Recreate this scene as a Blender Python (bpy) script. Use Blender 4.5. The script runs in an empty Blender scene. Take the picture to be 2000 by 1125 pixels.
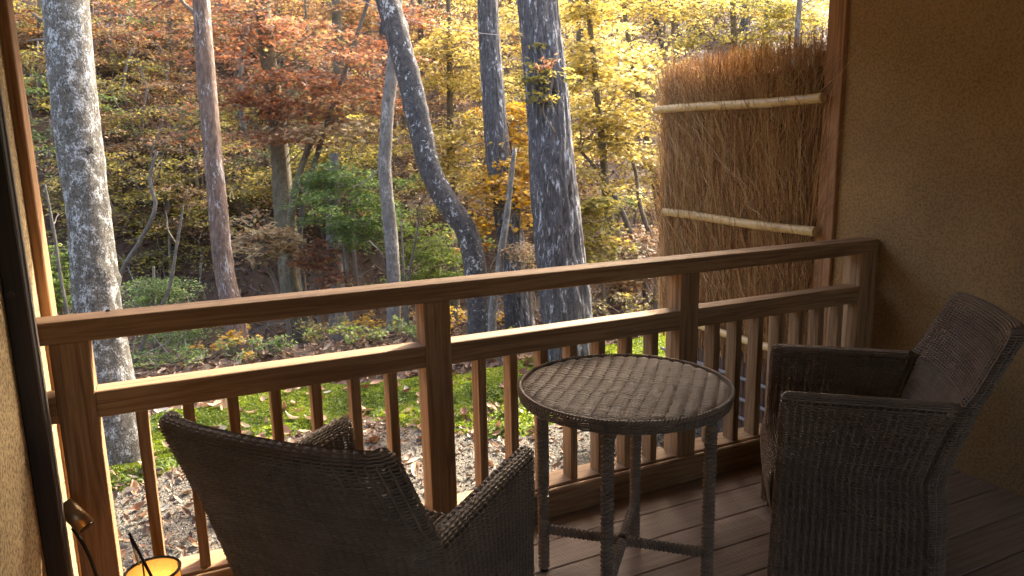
import bpy, math, random
import numpy as np
from mathutils import Matrix, Vector

random.seed(7)
RNG = np.random.default_rng(11)
scene = bpy.context.scene
col = scene.collection

# ------------------------------------------------------------------ camera
H = 1.5
FPX = 1400.0
YAW, PITCH, ROLL = math.radians(25.04), math.radians(10.728), math.radians(-1.225)
FW = np.array([math.sin(YAW) * math.cos(PITCH), math.cos(YAW) * math.cos(PITCH), -math.sin(PITCH)])
_r0 = np.array([math.cos(YAW), -math.sin(YAW), 0.0])
_u0 = np.cross(_r0, FW)
RT = _r0 * math.cos(ROLL) + _u0 * math.sin(ROLL)
UP = np.cross(RT, FW)
CAM = np.array([0.0, 0.0, H])
cam_d = bpy.data.cameras.new('camera')
cam = bpy.data.objects.new('camera', cam_d)
col.objects.link(cam)
cam.matrix_world = Matrix(((RT[0], UP[0], -FW[0], 0), (RT[1], UP[1], -FW[1], 0), (RT[2], UP[2], -FW[2], H), (0, 0, 0, 1)))
cam_d.sensor_width = 36.0
cam_d.lens = FPX / 2000 * 36
cam_d.clip_start = 0.05
cam_d.clip_end = 500
cam_d.dof.use_dof = True
cam_d.dof.focus_distance = 2.9
cam_d.dof.aperture_fstop = 9.0
scene.camera = cam

# ------------------------------------------------------------------ sky, sun, exposure
SUN_EL = math.radians(38.5)
SUN_DIR = Vector((0.83 * math.cos(SUN_EL), 0.56 * math.cos(SUN_EL), math.sin(SUN_EL))).normalized()
world = bpy.data.worlds.new('World')
scene.world = world
world.use_nodes = True
wn = world.node_tree
sky = wn.nodes.new('ShaderNodeTexSky')
sky.sky_type = 'NISHITA'
sky.sun_disc = False
sky.air_density = 1.0
sky.dust_density = 8.0
sky.ozone_density = 0.0
sky.sun_elevation = SUN_EL
sky.sun_rotation = math.atan2(SUN_DIR.x, SUN_DIR.y)
bg = wn.nodes['Background']
bg.inputs[1].default_value = 0.15
wn.links.new(sky.outputs[0], bg.inputs[0])
sun_d = bpy.data.lights.new('sun', 'SUN')
sun_d.energy = 2.35
sun_d.angle = math.radians(0.6)
sun_d.color = (1.0, 0.90, 0.73)
sun = bpy.data.objects.new('sun', sun_d)
col.objects.link(sun)
sun.rotation_euler = SUN_DIR.to_track_quat('Z', 'Y').to_euler()
scene.view_settings.view_transform = 'Standard'
scene.view_settings.look = 'None'
scene.view_settings.gamma = 1.0
scene.view_settings.use_curve_mapping = False
scene.view_settings.exposure = 2.85
scene.render.engine = 'CYCLES'
scene.cycles.use_denoising = True
scene.cycles.max_bounces = 10
scene.cycles.diffuse_bounces = 5
scene.cycles.transmission_bounces = 4
scene.cycles.sample_clamp_indirect = 6.0


# ------------------------------------------------------------------ helpers
def at(px, py, d):
    """point seen at photograph position (px, py), d metres along the view axis"""
    return CAM + d * (FW + RT * (px - 1000) / FPX - UP * (py - 562.5) / FPX)


def tag(o, label=None, cat=None, group=None, kind=None):
    if label: o['label'] = label
    if cat: o['category'] = cat
    if group: o['group'] = group
    if kind: o['kind'] = kind
    return o


def empty(name, loc=(0, 0, 0), rz=0.0):
    o = bpy.data.objects.new(name, None)
    col.objects.link(o)
    o.location = loc
    o.rotation_euler = (0, 0, rz)
    o.empty_display_size = 0.1
    return o


def mesh(name, V, faces, mat=None, smooth=False, attrs=None):
    """faces: list of (M,k) int arrays"""
    me = bpy.data.meshes.new(name)
    V = np.asarray(V, dtype=np.float32)
    faces = [np.asarray(f, dtype=np.int32) for f in faces if len(f)]
    me.vertices.add(len(V))
    me.vertices.foreach_set('co', V.ravel())
    nl = sum(f.size for f in faces)
    npoly = sum(len(f) for f in faces)
    me.loops.add(nl)
    me.polygons.add(npoly)
    me.loops.foreach_set('vertex_index', np.concatenate([f.ravel() for f in faces]))
    tot = np.concatenate([np.full(len(f), f.shape[1], np.int32) for f in faces])
    st = np.concatenate([[0], np.cumsum(tot)[:-1]]).astype(np.int32)
    me.polygons.foreach_set('loop_start', st)
    me.polygons.foreach_set('loop_total', tot)
    me.polygons.foreach_set('use_smooth', np.full(npoly, bool(smooth)))
    for k, v in (attrs or {}).items():
        a = me.attributes.new(k, 'FLOAT', 'POINT')
        a.data.foreach_set('value', np.asarray(v, np.float32))
    me.update(calc_edges=True)
    if mat: me.materials.append(mat)
    return me


def obj(name, me, parent=None, loc=None, rz=0.0):
    o = bpy.data.objects.new(name, me)
    col.objects.link(o)
    if parent: o.parent = parent
    if loc is not None: o.location = loc
    if rz: o.rotation_euler = (0, 0, rz)
    return o


class MB:
    def __init__(s): s.V = []; s.F = []; s.n = 0; s.A = []

    def add(s, V, faces, rnd=None):
        V = np.asarray(V, float)
        s.V.append(V)
        for f in faces: s.F.append(np.asarray(f, int) + s.n)
        s.A.append(np.zeros(len(V)) if rnd is None else np.broadcast_to(np.asarray(rnd, float), (len(V),)))
        s.n += len(V)

    def build(s, name, mat, parent=None, smooth=False, rnd=False, loc=None, kind=None):
        V = np.concatenate(s.V)
        if loc is not None: V = V - np.asarray(loc)
        o = obj(name, mesh(name, V, s.F, mat, smooth, {'rnd': np.concatenate(s.A)} if rnd else None), parent, loc)
        if kind: o['kind'] = kind
        return o


def cbox(sx, sy, sz, c=0.004):
    """box with chamfered edges, centred"""
    h = np.array([sx, sy, sz]) / 2
    V = []; idx = {}
    for i in (-1, 1):
        for j in (-1, 1):
            for k in (-1, 1):
                for a in range(3):
                    p = h - c; p[a] = h[a]
                    idx[i, j, k, a] = len(V); V.append(p * (i, j, k))
    Q = []; T = []
    for a in range(3):
        b, d = (a + 1) % 3, (a + 2) % 3
        for s_ in (-1, 1):
            q = []
            for (m, n) in ((-1, -1), (1, -1), (1, 1), (-1, 1)):
                t = [0, 0, 0]; t[a] = s_; t[b] = m; t[d] = n
                q.append(idx[t[0], t[1], t[2], a])
            Q.append(q if s_ > 0 else q[::-1])
    for a in range(3):
        b, d = (a + 1) % 3, (a + 2) % 3
        for m in (-1, 1):
            for n in (-1, 1):
                t0 = [0, 0, 0]; t1 = [0, 0, 0]
                t0[b] = t1[b] = m; t0[d] = t1[d] = n; t0[a] = -1; t1[a] = 1
                q = [idx[(*t0, b)], idx[(*t1, b)], idx[(*t1, d)], idx[(*t0, d)]]
                Q.append(q if m * n < 0 else q[::-1])
    for i in (-1, 1):
        for j in (-1, 1):
            for k in (-1, 1):
                t = [idx[i, j, k, 0], idx[i, j, k, 1], idx[i, j, k, 2]]
                T.append(t if i * j * k > 0 else t[::-1])
    return np.array(V), [np.array(Q), np.array(T)]


def beam(name, lo, hi, mat, parent=None, c=0.003, loc0=(0, 0, 0)):
    lo = np.array(lo, float); hi = np.array(hi, float)
    V, F = cbox(*(hi - lo), c)
    return obj(name, mesh(name, V, F, mat), parent, tuple((lo + hi) / 2 - np.array(loc0)))


def tubes(P, Nn, r, sides=4, closed=False, rn=None, a0_=math.pi / 4):
    """batch of tubes. P (S,N,3) centres, Nn (S,N,3) a normal, r radius scalar or (S,N)"""
    S, N, _ = P.shape
    if closed:
        t = np.roll(P, -1, 1) - np.roll(P, 1, 1)
    else:
        t = np.gradient(P, axis=1)
    t /= np.linalg.norm(t, axis=2, keepdims=True) + 1e-12
    b = np.cross(t, Nn)
    b /= np.linalg.norm(b, axis=2, keepdims=True) + 1e-12
    n = np.cross(b, t)
    r = np.broadcast_to(np.asarray(r, float), (S, N)) if np.ndim(r) else np.full((S, N), float(r))
    if rn is None: rn = r
    else: rn = np.broadcast_to(np.asarray(rn, float), (S, N)) if np.ndim(rn) else np.full((S, N), float(rn))
    ang = np.arange(sides) * 2 * math.pi / sides + a0_
    V = P[:, :, None, :] + rn[:, :, None, None] * np.cos(ang)[None, None, :, None] * n[:, :, None, :] \
        + r[:, :, None, None] * np.sin(ang)[None, None, :, None] * b[:, :, None, :]
    idx = np.arange(S * N * sides).reshape(S, N, sides)
    if closed: a0, a1 = idx, np.roll(idx, -1, 1)
    else: a0, a1 = idx[:, :-1], idx[:, 1:]
    F = np.stack([a0, np.roll(a0, -1, 2), np.roll(a1, -1, 2), a1], -1).reshape(-1, 4)
    return V.reshape(-1, 3), [F]


def frame_normals(P):
    """a steady normal along a polyline (N,3)"""
    t = np.gradient(P, axis=0)
    t /= np.linalg.norm(t, axis=1, keepdims=True) + 1e-12
    n = np.cross(t[0], [0.31, 0.87, 0.38]); n /= np.linalg.norm(n)
    out = []
    for k in range(len(P)):
        n = n - t[k] * (n @ t[k]); n /= np.linalg.norm(n) + 1e-12
        out.append(n)
    return np.array(out)


def smooth_path(pts, n):
    pts = np.asarray(pts, float)
    d = np.concatenate([[0], np.cumsum(np.linalg.norm(np.diff(pts, axis=0), axis=1))])
    s = np.linspace(0, d[-1], n)
    m = np.gradient(pts, d, axis=0) if len(pts) > 2 else np.repeat((pts[1:] - pts[:1]) / d[-1], 2, 0)
    k = np.clip(np.searchsorted(d, s, side='right') - 1, 0, len(d) - 2)
    hh = (d[k + 1] - d[k])[:, None]; t = ((s - d[k]) / (d[k + 1] - d[k]))[:, None]
    return (2*t**3-3*t**2+1)*pts[k] + (t**3-2*t**2+t)*hh*m[k] + (-2*t**3+3*t**2)*pts[k+1] + (t**3-t**2)*hh*m[k+1]


def one_tube(mb, pts, rad, sides=8, n=None, caps=True, rnd=0.0, smoothp=True):
    P = smooth_path(pts, n or max(6, len(pts) * 4)) if smoothp else np.asarray(pts, float)
    rad = np.asarray(rad, float)
    r = np.interp(np.linspace(0, 1, len(P)), np.linspace(0, 1, len(rad)), rad) if rad.ndim else np.full(len(P), float(rad))
    V, F = tubes(P[None], frame_normals(P)[None], r[None], sides)
    if caps:
        L = len(P)
        F = F + [np.arange(sides)[None, ::-1], np.arange((L - 1) * sides, L * sides)[None]]
    mb.add(V, F, rnd)
    return P


def hsh(i, j, k):
    n = (i * 374761393 + j * 668265263 + k * 1274126177) & 0x7fffffff
    n = ((n ^ (n >> 13)) * 1103515245) & 0x7fffffff
    n = ((n ^ (n >> 16)) * 69069 + 12345) & 0x7fffffff
    return (n & 0xffff) / 65535.0


def vnoise(P):
    P = np.asarray(P, float)
    I = np.floor(P).astype(np.int64); f = P - I; f = f * f * (3 - 2 * f)
    out = 0
    for a in (0, 1):
        for b in (0, 1):
            for c in (0, 1):
                w = (f[..., 0] if a else 1 - f[..., 0]) * (f[..., 1] if b else 1 - f[..., 1]) * (f[..., 2] if c else 1 - f[..., 2])
                out = out + w * hsh(I[..., 0] + a, I[..., 1] + b, I[..., 2] + c)
    return out * 2 - 1


def fbm(P, o=4):
    s = 0; a = 1.0; P = np.asarray(P, float)
    for k in range(o):
        s = s + a * vnoise(P * 2 ** k + 17.3 * k); a *= .5
    return s


# ------------------------------------------------------------------ materials
def new_mat(name):
    m = bpy.data.materials.new(name); m.use_nodes = True
    nt = m.node_tree
    return m, nt, nt.nodes['Principled BSDF']


def nd(nt, t, **kw):
    n = nt.nodes.new(t)
    for k, v in kw.items(): setattr(n, k, v)
    return n


def ramp(nt, stops, interp='LINEAR'):
    r = nd(nt, 'ShaderNodeValToRGB'); e = r.color_ramp.elements
    r.color_ramp.interpolation = interp
    while len(e) < len(stops): e.new(0.5)
    for x, (p, c) in zip(e, stops):
        x.position = p; x.color = (*c, 1)
    return r


def coords(nt, scale=(1, 1, 1), rand=False):
    tc = nd(nt, 'ShaderNodeTexCoord'); mp = nd(nt, 'ShaderNodeMapping')
    nt.links.new(tc.outputs['Object'], mp.inputs[0]); mp.inputs['Scale'].default_value = scale
    if rand:
        oi = nd(nt, 'ShaderNodeObjectInfo'); mu = nd(nt, 'ShaderNodeMath', operation='MULTIPLY'); mu.inputs[1].default_value = 57.0
        cx = nd(nt, 'ShaderNodeCombineXYZ'); nt.links.new(oi.outputs['Random'], mu.inputs[0])
        for k in range(3): nt.links.new(mu.outputs[0], cx.inputs[k])
        nt.links.new(cx.outputs[0], mp.inputs['Location'])
    return mp


def noise(nt, mp, scale, detail=4, rough=.55, dist=0.0):
    n = nd(nt, 'ShaderNodeTexNoise'); n.inputs['Scale'].default_value = scale
    n.inputs['Detail'].default_value = detail; n.inputs['Roughness'].default_value = rough
    n.inputs['Distortion'].default_value = dist
    nt.links.new(mp.outputs[0], n.inputs['Vector']); return n


def bump(nt, bs, h, strength=.3, dist=.01):
    b = nd(nt, 'ShaderNodeBump'); b.inputs['Strength'].default_value = strength; b.inputs['Distance'].default_value = dist
    nt.links.new(h, b.inputs['Height']); nt.links.new(b.outputs[0], bs.inputs['Normal']); return b


def mixc(nt, fac, a, b, mode='MIX'):
    m = nd(nt, 'ShaderNodeMix', data_type='RGBA', blend_type=mode)
    for s, v in ((m.inputs['Factor'], fac), (m.inputs['A'], a), (m.inputs['B'], b)):
        if isinstance(v, (int, float)): s.default_value = v
        elif isinstance(v, tuple): s.default_value = (*v, 1)
        else: nt.links.new(v, s)
    return m.outputs['Result']


def wood(name, axis, dark, mid, light, rough=.72, ring=42.0):
    m, nt, bs = new_mat(name)
    s = [1.0, 1.0, 1.0]; s[axis] = 0.045
    mp = coords(nt, tuple(s), True)
    n1 = noise(nt, mp, ring, 3, .5, 1.2)
    n2 = noise(nt, mp, ring * 7, 4, .65)
    s2 = [1.0, 1.0, 1.0]; s2[axis] = .25
    n3 = noise(nt, coords(nt, tuple(s2), True), 3.0, 3)
    r1 = ramp(nt, [(.30, dark), (.47, mid), (.62, light), (.75, mid)])
    nt.links.new(n1.outputs[0], r1.inputs[0])
    r2 = ramp(nt, [(.35, (.55, .5, .45)), (.6, (1, 1, 1))]); nt.links.new(n2.outputs[0], r2.inputs[0])
    c = mixc(nt, .4, r1.outputs[0], r2.outputs[0], 'MULTIPLY')
    r3 = ramp(nt, [(.35, (.72, .68, .65)), (.65, (1.1, 1.08, 1.05))]); nt.links.new(n3.outputs[0], r3.inputs[0])
    c = mixc(nt, .7, c, r3.outputs[0], 'MULTIPLY')
    nt.links.new(c, bs.inputs['Base Color'])
    bs.inputs['Roughness'].default_value = rough
    bump(nt, bs, n2.outputs[0], .25, .002)
    return m


CED = ((.20, .11, .050), (.315, .187, .088), (.42, .272, .14))
WX = wood('cedar_along_x', 0, *CED); WY = wood('cedar_along_y', 1, *CED); WZ = wood('cedar_along_z', 2, *CED)
POSTW = wood('cedar_post', 2, (.23, .11, .045), (.36, .19, .085), (.46, .26, .125))
DARKW = wood('dark_stained_wood', 2, (.010, .006, .005), (.017, .011, .009), (.024, .015, .012), .6)


def plank_mat():
    m, nt, bs = new_mat('deck_board')
    mp = coords(nt, (.04, 1, 1), True)
    n1 = noise(nt, mp, 60, 4, .6); n2 = noise(nt, coords(nt, (.5, 1, 1), True), 5, 3)
    r1 = ramp(nt, [(.3, (.18, .124, .088)), (.7, (.33, .24, .178))]); nt.links.new(n1.outputs[0], r1.inputs[0])
    r2 = ramp(nt, [(.3, (.75, .72, .7)), (.7, (1.1, 1.1, 1.1))]); nt.links.new(n2.outputs[0], r2.inputs[0])
    nt.links.new(mixc(nt, .8, r1.outputs[0], r2.outputs[0], 'MULTIPLY'), bs.inputs['Base Color'])
    w = nd(nt, 'ShaderNodeTexWave', bands_direction='Y'); w.inputs['Scale'].default_value = 38; w.inputs['Distortion'].default_value = .3
    tc = nd(nt, 'ShaderNodeTexCoord'); nt.links.new(tc.outputs['Object'], w.inputs[0])
    ad = nd(nt, 'ShaderNodeMath', operation='ADD'); nt.links.new(w.outputs['Fac'], ad.inputs[0]); nt.links.new(n1.outputs[0], ad.inputs[1])
    bump(nt, bs, ad.outputs[0], .5, .003)
    bs.inputs['Roughness'].default_value = .55
    return m


PLANK = plank_mat()


def plaster(name, base, speck, amt=.5):
    m, nt, bs = new_mat(name)
    mp = coords(nt)
    n1 = noise(nt, mp, 260, 3, .7); n2 = noise(nt, mp, 90, 4, .7); n3 = noise(nt, mp, 1.5, 4)
    r1 = ramp(nt, [(.40, speck), (.56, base)]); nt.links.new(n2.outputs[0], r1.inputs[0])
    r3 = ramp(nt, [(.3, (.74, .71, .67)), (.7, (1.12, 1.10, 1.06))]); nt.links.new(n3.outputs[0], r3.inputs[0])
    c = mixc(nt, amt, base, r1.outputs[0])
    nt.links.new(mixc(nt, 1.0, c, r3.outputs[0], 'MULTIPLY'), bs.inputs['Base Color'])
    ad = nd(nt, 'ShaderNodeMath', operation='ADD'); nt.links.new(n1.outputs[0], ad.inputs[0]); nt.links.new(n2.outputs[0], ad.inputs[1])
    bump(nt, bs, ad.outputs[0], .7, .006)
    bs.inputs['Roughness'].default_value = .95
    return m


PLASTER = plaster('ochre_plaster', (.44, .292, .135), (.20, .125, .053), .6)
PLASTER_L = plaster('sand_plaster', (.50, .38, .21), (.10, .07, .04), .8)


def simple(name, c, rough=.5, metal=0.0, emit=None, es=0.0):
    m, nt, bs = new_mat(name)
    mp = coords(nt); n = noise(nt, mp, 35, 4)
    r = ramp(nt, [(.3, tuple(x * .8 for x in c)), (.7, tuple(min(1, x * 1.15) for x in c))]); nt.links.new(n.outputs[0], r.inputs[0])
    nt.links.new(r.outputs[0], bs.inputs['Base Color'])
    bs.inputs['Roughness'].default_value = rough; bs.inputs['Metallic'].default_value = metal
    if emit:
        bs.inputs['Emission Color'].default_value = (*emit, 1); bs.inputs['Emission Strength'].default_value = es
    return m


def wicker():
    m, nt, bs = new_mat('wicker')
    mp = coords(nt); n = noise(nt, mp, 14, 4, .6); n2 = noise(nt, mp, 220, 2)
    at_ = nd(nt, 'ShaderNodeAttribute', attribute_name='rnd')
    r = ramp(nt, [(.25, (.115, .079, .053)), (.5, (.215, .156, .110)), (.8, (.32, .25, .188))])
    tot = None
    for src, k in ((n.outputs[0], .5), (n2.outputs[0], .32), (at_.outputs['Fac'], .18)):
        q = nd(nt, 'ShaderNodeMath', operation='MULTIPLY_ADD'); q.inputs[1].default_value = k; nt.links.new(src, q.inputs[0])
        if tot is not None: nt.links.new(tot, q.inputs[2])
        else: q.inputs[2].default_value = 0
        tot = q.outputs[0]
    nt.links.new(tot, r.inputs[0])
    nt.links.new(r.outputs[0], bs.inputs['Base Color'])
    bs.inputs['Roughness'].default_value = .55
    return m


WICK = wicker()


def leafmat(name, stops, trans=.5, rough=.55, tsat=1.05):
    m, nt, bs = new_mat(name)
    at_ = nd(nt, 'ShaderNodeAttribute', attribute_name='rnd')
    r = ramp(nt, stops); nt.links.new(at_.outputs['Fac'], r.inputs[0])
    nt.links.new(r.outputs[0], bs.inputs['Base Color'])
    bs.inputs['Roughness'].default_value = rough
    tr = nd(nt, 'ShaderNodeBsdfTranslucent')
    g = nd(nt, 'ShaderNodeHueSaturation'); g.inputs['Saturation'].default_value = tsat; g.inputs['Value'].default_value = 1.25
    nt.links.new(r.outputs[0], g.inputs['Color']); nt.links.new(g.outputs[0], tr.inputs['Color'])
    mx = nd(nt, 'ShaderNodeMixShader'); mx.inputs[0].default_value = trans
    nt.links.new(bs.outputs[0], mx.inputs[1]); nt.links.new(tr.outputs[0], mx.inputs[2])
    nt.links.new(mx.outputs[0], nt.nodes['Material Output'].inputs['Surface'])
    return m


L_RUST = leafmat('rust_leaves', [(0, (.14, .055, .028)), (.4, (.27, .112, .060)), (.7, (.38, .185, .105)), (.88, (.42, .27, .12)), (1, (.32, .28, .11))])
L_ORANGE = leafmat('orange_leaves', [(0, (.095, .05, .024)), (.4, (.24, .118, .048)), (.7, (.36, .195, .075)), (.88, (.38, .30, .12)), (1, (.27, .26, .09))])
L_YELLOW = leafmat('yellow_leaves', [(0, (.21, .15, .035)), (.35, (.43, .33, .08)), (.75, (.60, .49, .165)), (1, (.68, .60, .31))], .54)
L_GOLD = leafmat('golden_leaves', [(0, (.34, .17, .02)), (.5, (.55, .33, .045)), (1, (.62, .46, .10))])
L_OLIVE = leafmat('olive_leaves', [(0, (.14, .13, .03)), (.4, (.28, .25, .06)), (.75, (.40, .33, .08)), (1, (.46, .30, .08))])
L_GREEN = leafmat('green_leaves', [(0, (.06, .12, .025)), (.5, (.13, .21, .05)), (.85, (.22, .30, .08)), (1, (.34, .38, .14))])
L_FERN = leafmat('bright_green_leaves', [(0, (.09, .15, .02)), (.5, (.19, .27, .04)), (1, (.32, .36, .07))])
L_PINK = leafmat('pale_pinkish_leaves', [(0, (.26, .15, .08)), (.4, (.40, .27, .16)), (.75, (.42, .36, .18)), (1, (.55, .42, .28))])
L_BROWN = leafmat('brown_leaves', [(0, (.12, .065, .035)), (.4, (.24, .13, .06)), (.8, (.38, .24, .11)), (1, (.46, .34, .16))], .35)
L_LITTER = leafmat('litter_leaves', [(0, (.045, .025, .016)), (.35, (.10, .055, .032)), (.7, (.20, .112, .06)), (.9, (.32, .20, .11)), (1, (.42, .31, .21))], .12, .6, 1.0)
L_FALLEN = leafmat('fallen_leaf', [(0, (.17, .075, .04)), (.3, (.30, .15, .075)), (.6, (.42, .26, .14)), (.85, (.52, .38, .25)), (1, (.58, .50, .40))], .15, .5, 1.0)
L_MOSS = leafmat('moss_shoots', [(0, (.06, .09, .010)), (.5, (.19, .25, .018)), (.85, (.33, .38, .032)), (1, (.46, .46, .075))], .45)


def bark(name, dark, light, patch, sc=7.0, stretch=.35, p0=.52, p1=.60, fine=60.0):
    m, nt, bs = new_mat(name)
    mp = coords(nt, (1, 1, stretch))
    n1 = noise(nt, mp, sc * 3.5, 6, .65, .6); n2 = noise(nt, mp, sc, 6, .7, .4); n3 = noise(nt, mp, fine, 5, .7)
    a = ramp(nt, [(.33, dark), (.66, light)]); nt.links.new(n1.outputs[0], a.inputs[0])
    f = ramp(nt, [(p0, (0, 0, 0)), (p1, (1, 1, 1))])
    ad = nd(nt, 'ShaderNodeMath', operation='MULTIPLY_ADD'); ad.inputs[1].default_value = .45
    nt.links.new(n3.outputs[0], ad.inputs[0])
    h = nd(nt, 'ShaderNodeMath', operation='MULTIPLY'); h.inputs[1].default_value = .55; nt.links.new(n2.outputs[0], h.inputs[0])
    nt.links.new(h.outputs[0], ad.inputs[2]); nt.links.new(ad.outputs[0], f.inputs[0])
    nt.links.new(mixc(nt, f.outputs[0], a.outputs[0], patch), bs.inputs['Base Color'])
    bump(nt, bs, n3.outputs[0], .8, .012)
    bs.inputs['Roughness'].default_value = .9
    return m


B_LICHEN = bark('lichen_bark', (.030, .026, .021), (.15, .135, .11), (.40, .41, .41), 20, .7, .505, .58, 110)
B_BROWN = bark('smooth_brown_bark', (.055, .034, .026), (.20, .13, .095), (.38, .36, .36), 9, .22, .54, .61, 70)
B_DARK = bark('dark_bark_white_lichen', (.030, .026, .026), (.095, .085, .082), (.42, .43, .43), 9, .8, .55, .59, 38)
B_FURROW = bark('furrowed_grey_bark', (.026, .024, .026), (.12, .112, .115), (.50, .51, .54), 16, .22, .54, .62, 50)
B_OLIVE = bark('olive_bark', (.06, .048, .028), (.15, .12, .07), (.26, .24, .16), 6, .4, .55, .66)
B_GREY = bark('grey_bark', (.085, .075, .065), (.20, .18, .16), (.36, .35, .33), 7, .4, .52, .62)
B_STEM = bark('weathered_stem_bark', (.06, .05, .04), (.15, .13, .105), (.26, .24, .215), 8, .4, .55, .66)
TWIG = simple('twig_bark', (.16, .125, .095), .85)

# ------------------------------------------------------------------ the ground
ZG = -0.30


def ground_z(x, y):
    x = np.asarray(x, float); y = np.asarray(y, float)
    t = np.clip((y - 6.6) / 2.6, 0, 1); t = t * t * (3 - 2 * t)
    z = ZG - 0.75 * t
    up = np.clip(y - 8.9, 0, None)
    s = np.where(up < 46, up, 46 + (up - 46) * .15)
    z = z + .60 * s * np.clip(up / 2.5, 0, 1)
    P = np.stack([x * .16, y * .16, np.zeros_like(x)], -1)
    z = z + fbm(P, 3) * .55 * np.clip((y - 8) / 6, 0, 1)
    P = np.stack([x * 1.3, y * 1.3, np.zeros_like(x) + 4], -1)
    z = z + fbm(P, 3) * (.012 + .09 * np.clip((y - 6.2) / 3, 0, 1))
    return z


def build_ground():
    xs = np.concatenate([np.linspace(-90, -8, 24), np.linspace(-7.5, 16, 150), np.linspace(16.5, 110, 24)])
    ys = np.concatenate([np.linspace(-40, 2, 12), np.linspace(2.2, 9, 90), np.linspace(9.1, 26, 100), np.linspace(27, 140, 30)])
    X, Y = np.meshgrid(xs, ys)
    V = np.stack([X, Y, ground_z(X, Y)], -1).reshape(-1, 3)
    n, m = len(ys), len(xs)
    i = np.arange(n * m).reshape(n, m)
    F = np.stack([i[:-1, :-1], i[:-1, 1:], i[1:, 1:], i[1:, :-1]], -1).reshape(-1, 4)
    m_, nt, bs = new_mat('ground_soil')
    tc = nd(nt, 'ShaderNodeTexCoord'); mp = coords(nt)
    sep = nd(nt, 'ShaderNodeSeparateXYZ'); nt.links.new(tc.outputs['Object'], sep.inputs[0])
    vo = nd(nt, 'ShaderNodeTexVoronoi'); vo.inputs['Scale'].default_value = 95; nt.links.new(mp.outputs[0], vo.inputs['Vector'])
    g = ramp(nt, [(0, (.060, .052, .038)), (.35, (.13, .113, .087)), (.7, (.045, .039, .03)), (1, (.18, .16, .128))])
    nt.links.new(vo.outputs['Color'], g.inputs[0])
    n1 = noise(nt, mp, 14, 6, .7); n2 = noise(nt, mp, 2.2, 3)
    s = ramp(nt, [(.3, (.030, .019, .013)), (.5, (.075, .045, .028)), (.7, (.13, .075, .042))]); nt.links.new(n1.outputs[0], s.inputs[0])
    ad = nd(nt, 'ShaderNodeMath', operation='MULTIPLY_ADD'); ad.inputs[1].default_value = .5
    nt.links.new(n2.outputs[0], ad.inputs[0]); nt.links.new(sep.outputs['Y'], ad.inputs[2])
    f = nd(nt, 'ShaderNodeMapRange'); f.inputs['From Min'].default_value = 4.55; f.inputs['From Max'].default_value = 4.75
    nt.links.new(ad.outputs[0], f.inputs['Value'])
    nt.links.new(mixc(nt, f.outputs[0], g.outputs[0], s.outputs[0]), bs.inputs['Base Color'])
    bump(nt, bs, vo.outputs['Distance'], .6, .01)
    bs.inputs['Roughness'].default_value = .95
    tag(obj('ground', mesh('ground', V, [F], m_, True)), kind='structure')


build_ground()

# ------------------------------------------------------------------ the building: deck, walls, posts, roof
XL, XR = -0.425, 3.19
Y0 = 2.456
deck = tag(empty('deck', (1.4, 0.8, 0)), 'brown grooved deck boards of the veranda', kind='structure')
seam = 2.28
y = seam
ylist = [(2.283, 2.453)]
while y > -1.3:
    ylist.append((y - .171, y)); y -= .174
pv = None
for k, (a, b) in enumerate(ylist):
    V, F = cbox(XR - XL - .01, .170, .03, .003)
    if pv is None: pv = mesh('plank', V, F, PLANK)
    o = obj('plank', pv, deck, ((XL + XR) / 2 - 1.4, (a + b) / 2 - .8, -.015))
beam('gap_light_stop', (XL, -1.3, -.29), (XR, 2.42, -.04), DARKW, deck, .002, (1.4, .8, 0))  # dark block added under the boards to stop light through the gaps

w = beam('plaster_wall', (XR, -1.3, -.3), (XR + .16, 2.80, 2.56), PLASTER, None, .002)
tag(w, 'brown ochre plaster wall on the right behind the far wicker armchair', 'wall')
w = beam('plaster_wall', (XL - .16, -1.3, -.3), (XL, 2.80, 2.56), PLASTER_L, None, .002)
tag(w, 'speckled sand plaster wall at the left edge beside the lantern', 'wall')
bw = empty('rear_wall', (1.4, -1.4, 0))  # unseen wall; both openings are added to let fill light in from behind
tag(bw, 'unseen plaster wall behind the viewer with two openings added for fill light', 'wall')
beam('wall_panel', (.50, -1.46, -.3), (2.40, -1.302, 2.56), PLASTER, bw, .002, (1.4, -1.4, 0))
beam('lintel', (2.402, -1.46, 2.0), (XR + .16, -1.302, 2.56), PLASTER, bw, .002, (1.4, -1.4, 0))
beam('lintel', (XL - .16, -1.46, 2.0), (.498, -1.302, 2.56), PLASTER, bw, .002, (1.4, -1.4, 0))
p = beam('corner_post', (XR - .028, 2.722, -.3), (XR + .10, 2.832, 2.56), POSTW, None, .004)
tag(p, 'tall cedar post at the end of the right wall beside the brushwood fence', 'post')
p = beam('corner_post', (XL - .10, 2.722, -.3), (XL + .030, 2.832, 2.56), POSTW, None, .004)
tag(p, 'tall cedar post at the outer end of the left wall', 'post')
jb = empty('door_jamb', (-.40, 2.25, 0))
tag(jb, 'blackish brown door jamb standing proud of the left wall', 'jamb')
beam('frame_board', (XL, 2.226, 0), (-.374, 2.288, 2.5), DARKW, jb, .004, (-.40, 2.25, 0))
beam('edge_strip', (-.374, 2.262, 0), (-.370, 2.286, 2.5), simple('grey_strip', (.20, .18, .17), .5), jb, .001, (-.40, 2.25, 0))
mb = MB(); one_tube(mb, [(-.008, -.027, 1.16), (-.008, -.0235, 1.16)], .009, 14, 4, smoothp=False)
mb.build('bolt', simple('bolt_steel', (.05, .042, .04), .35, .8), jb)

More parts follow.
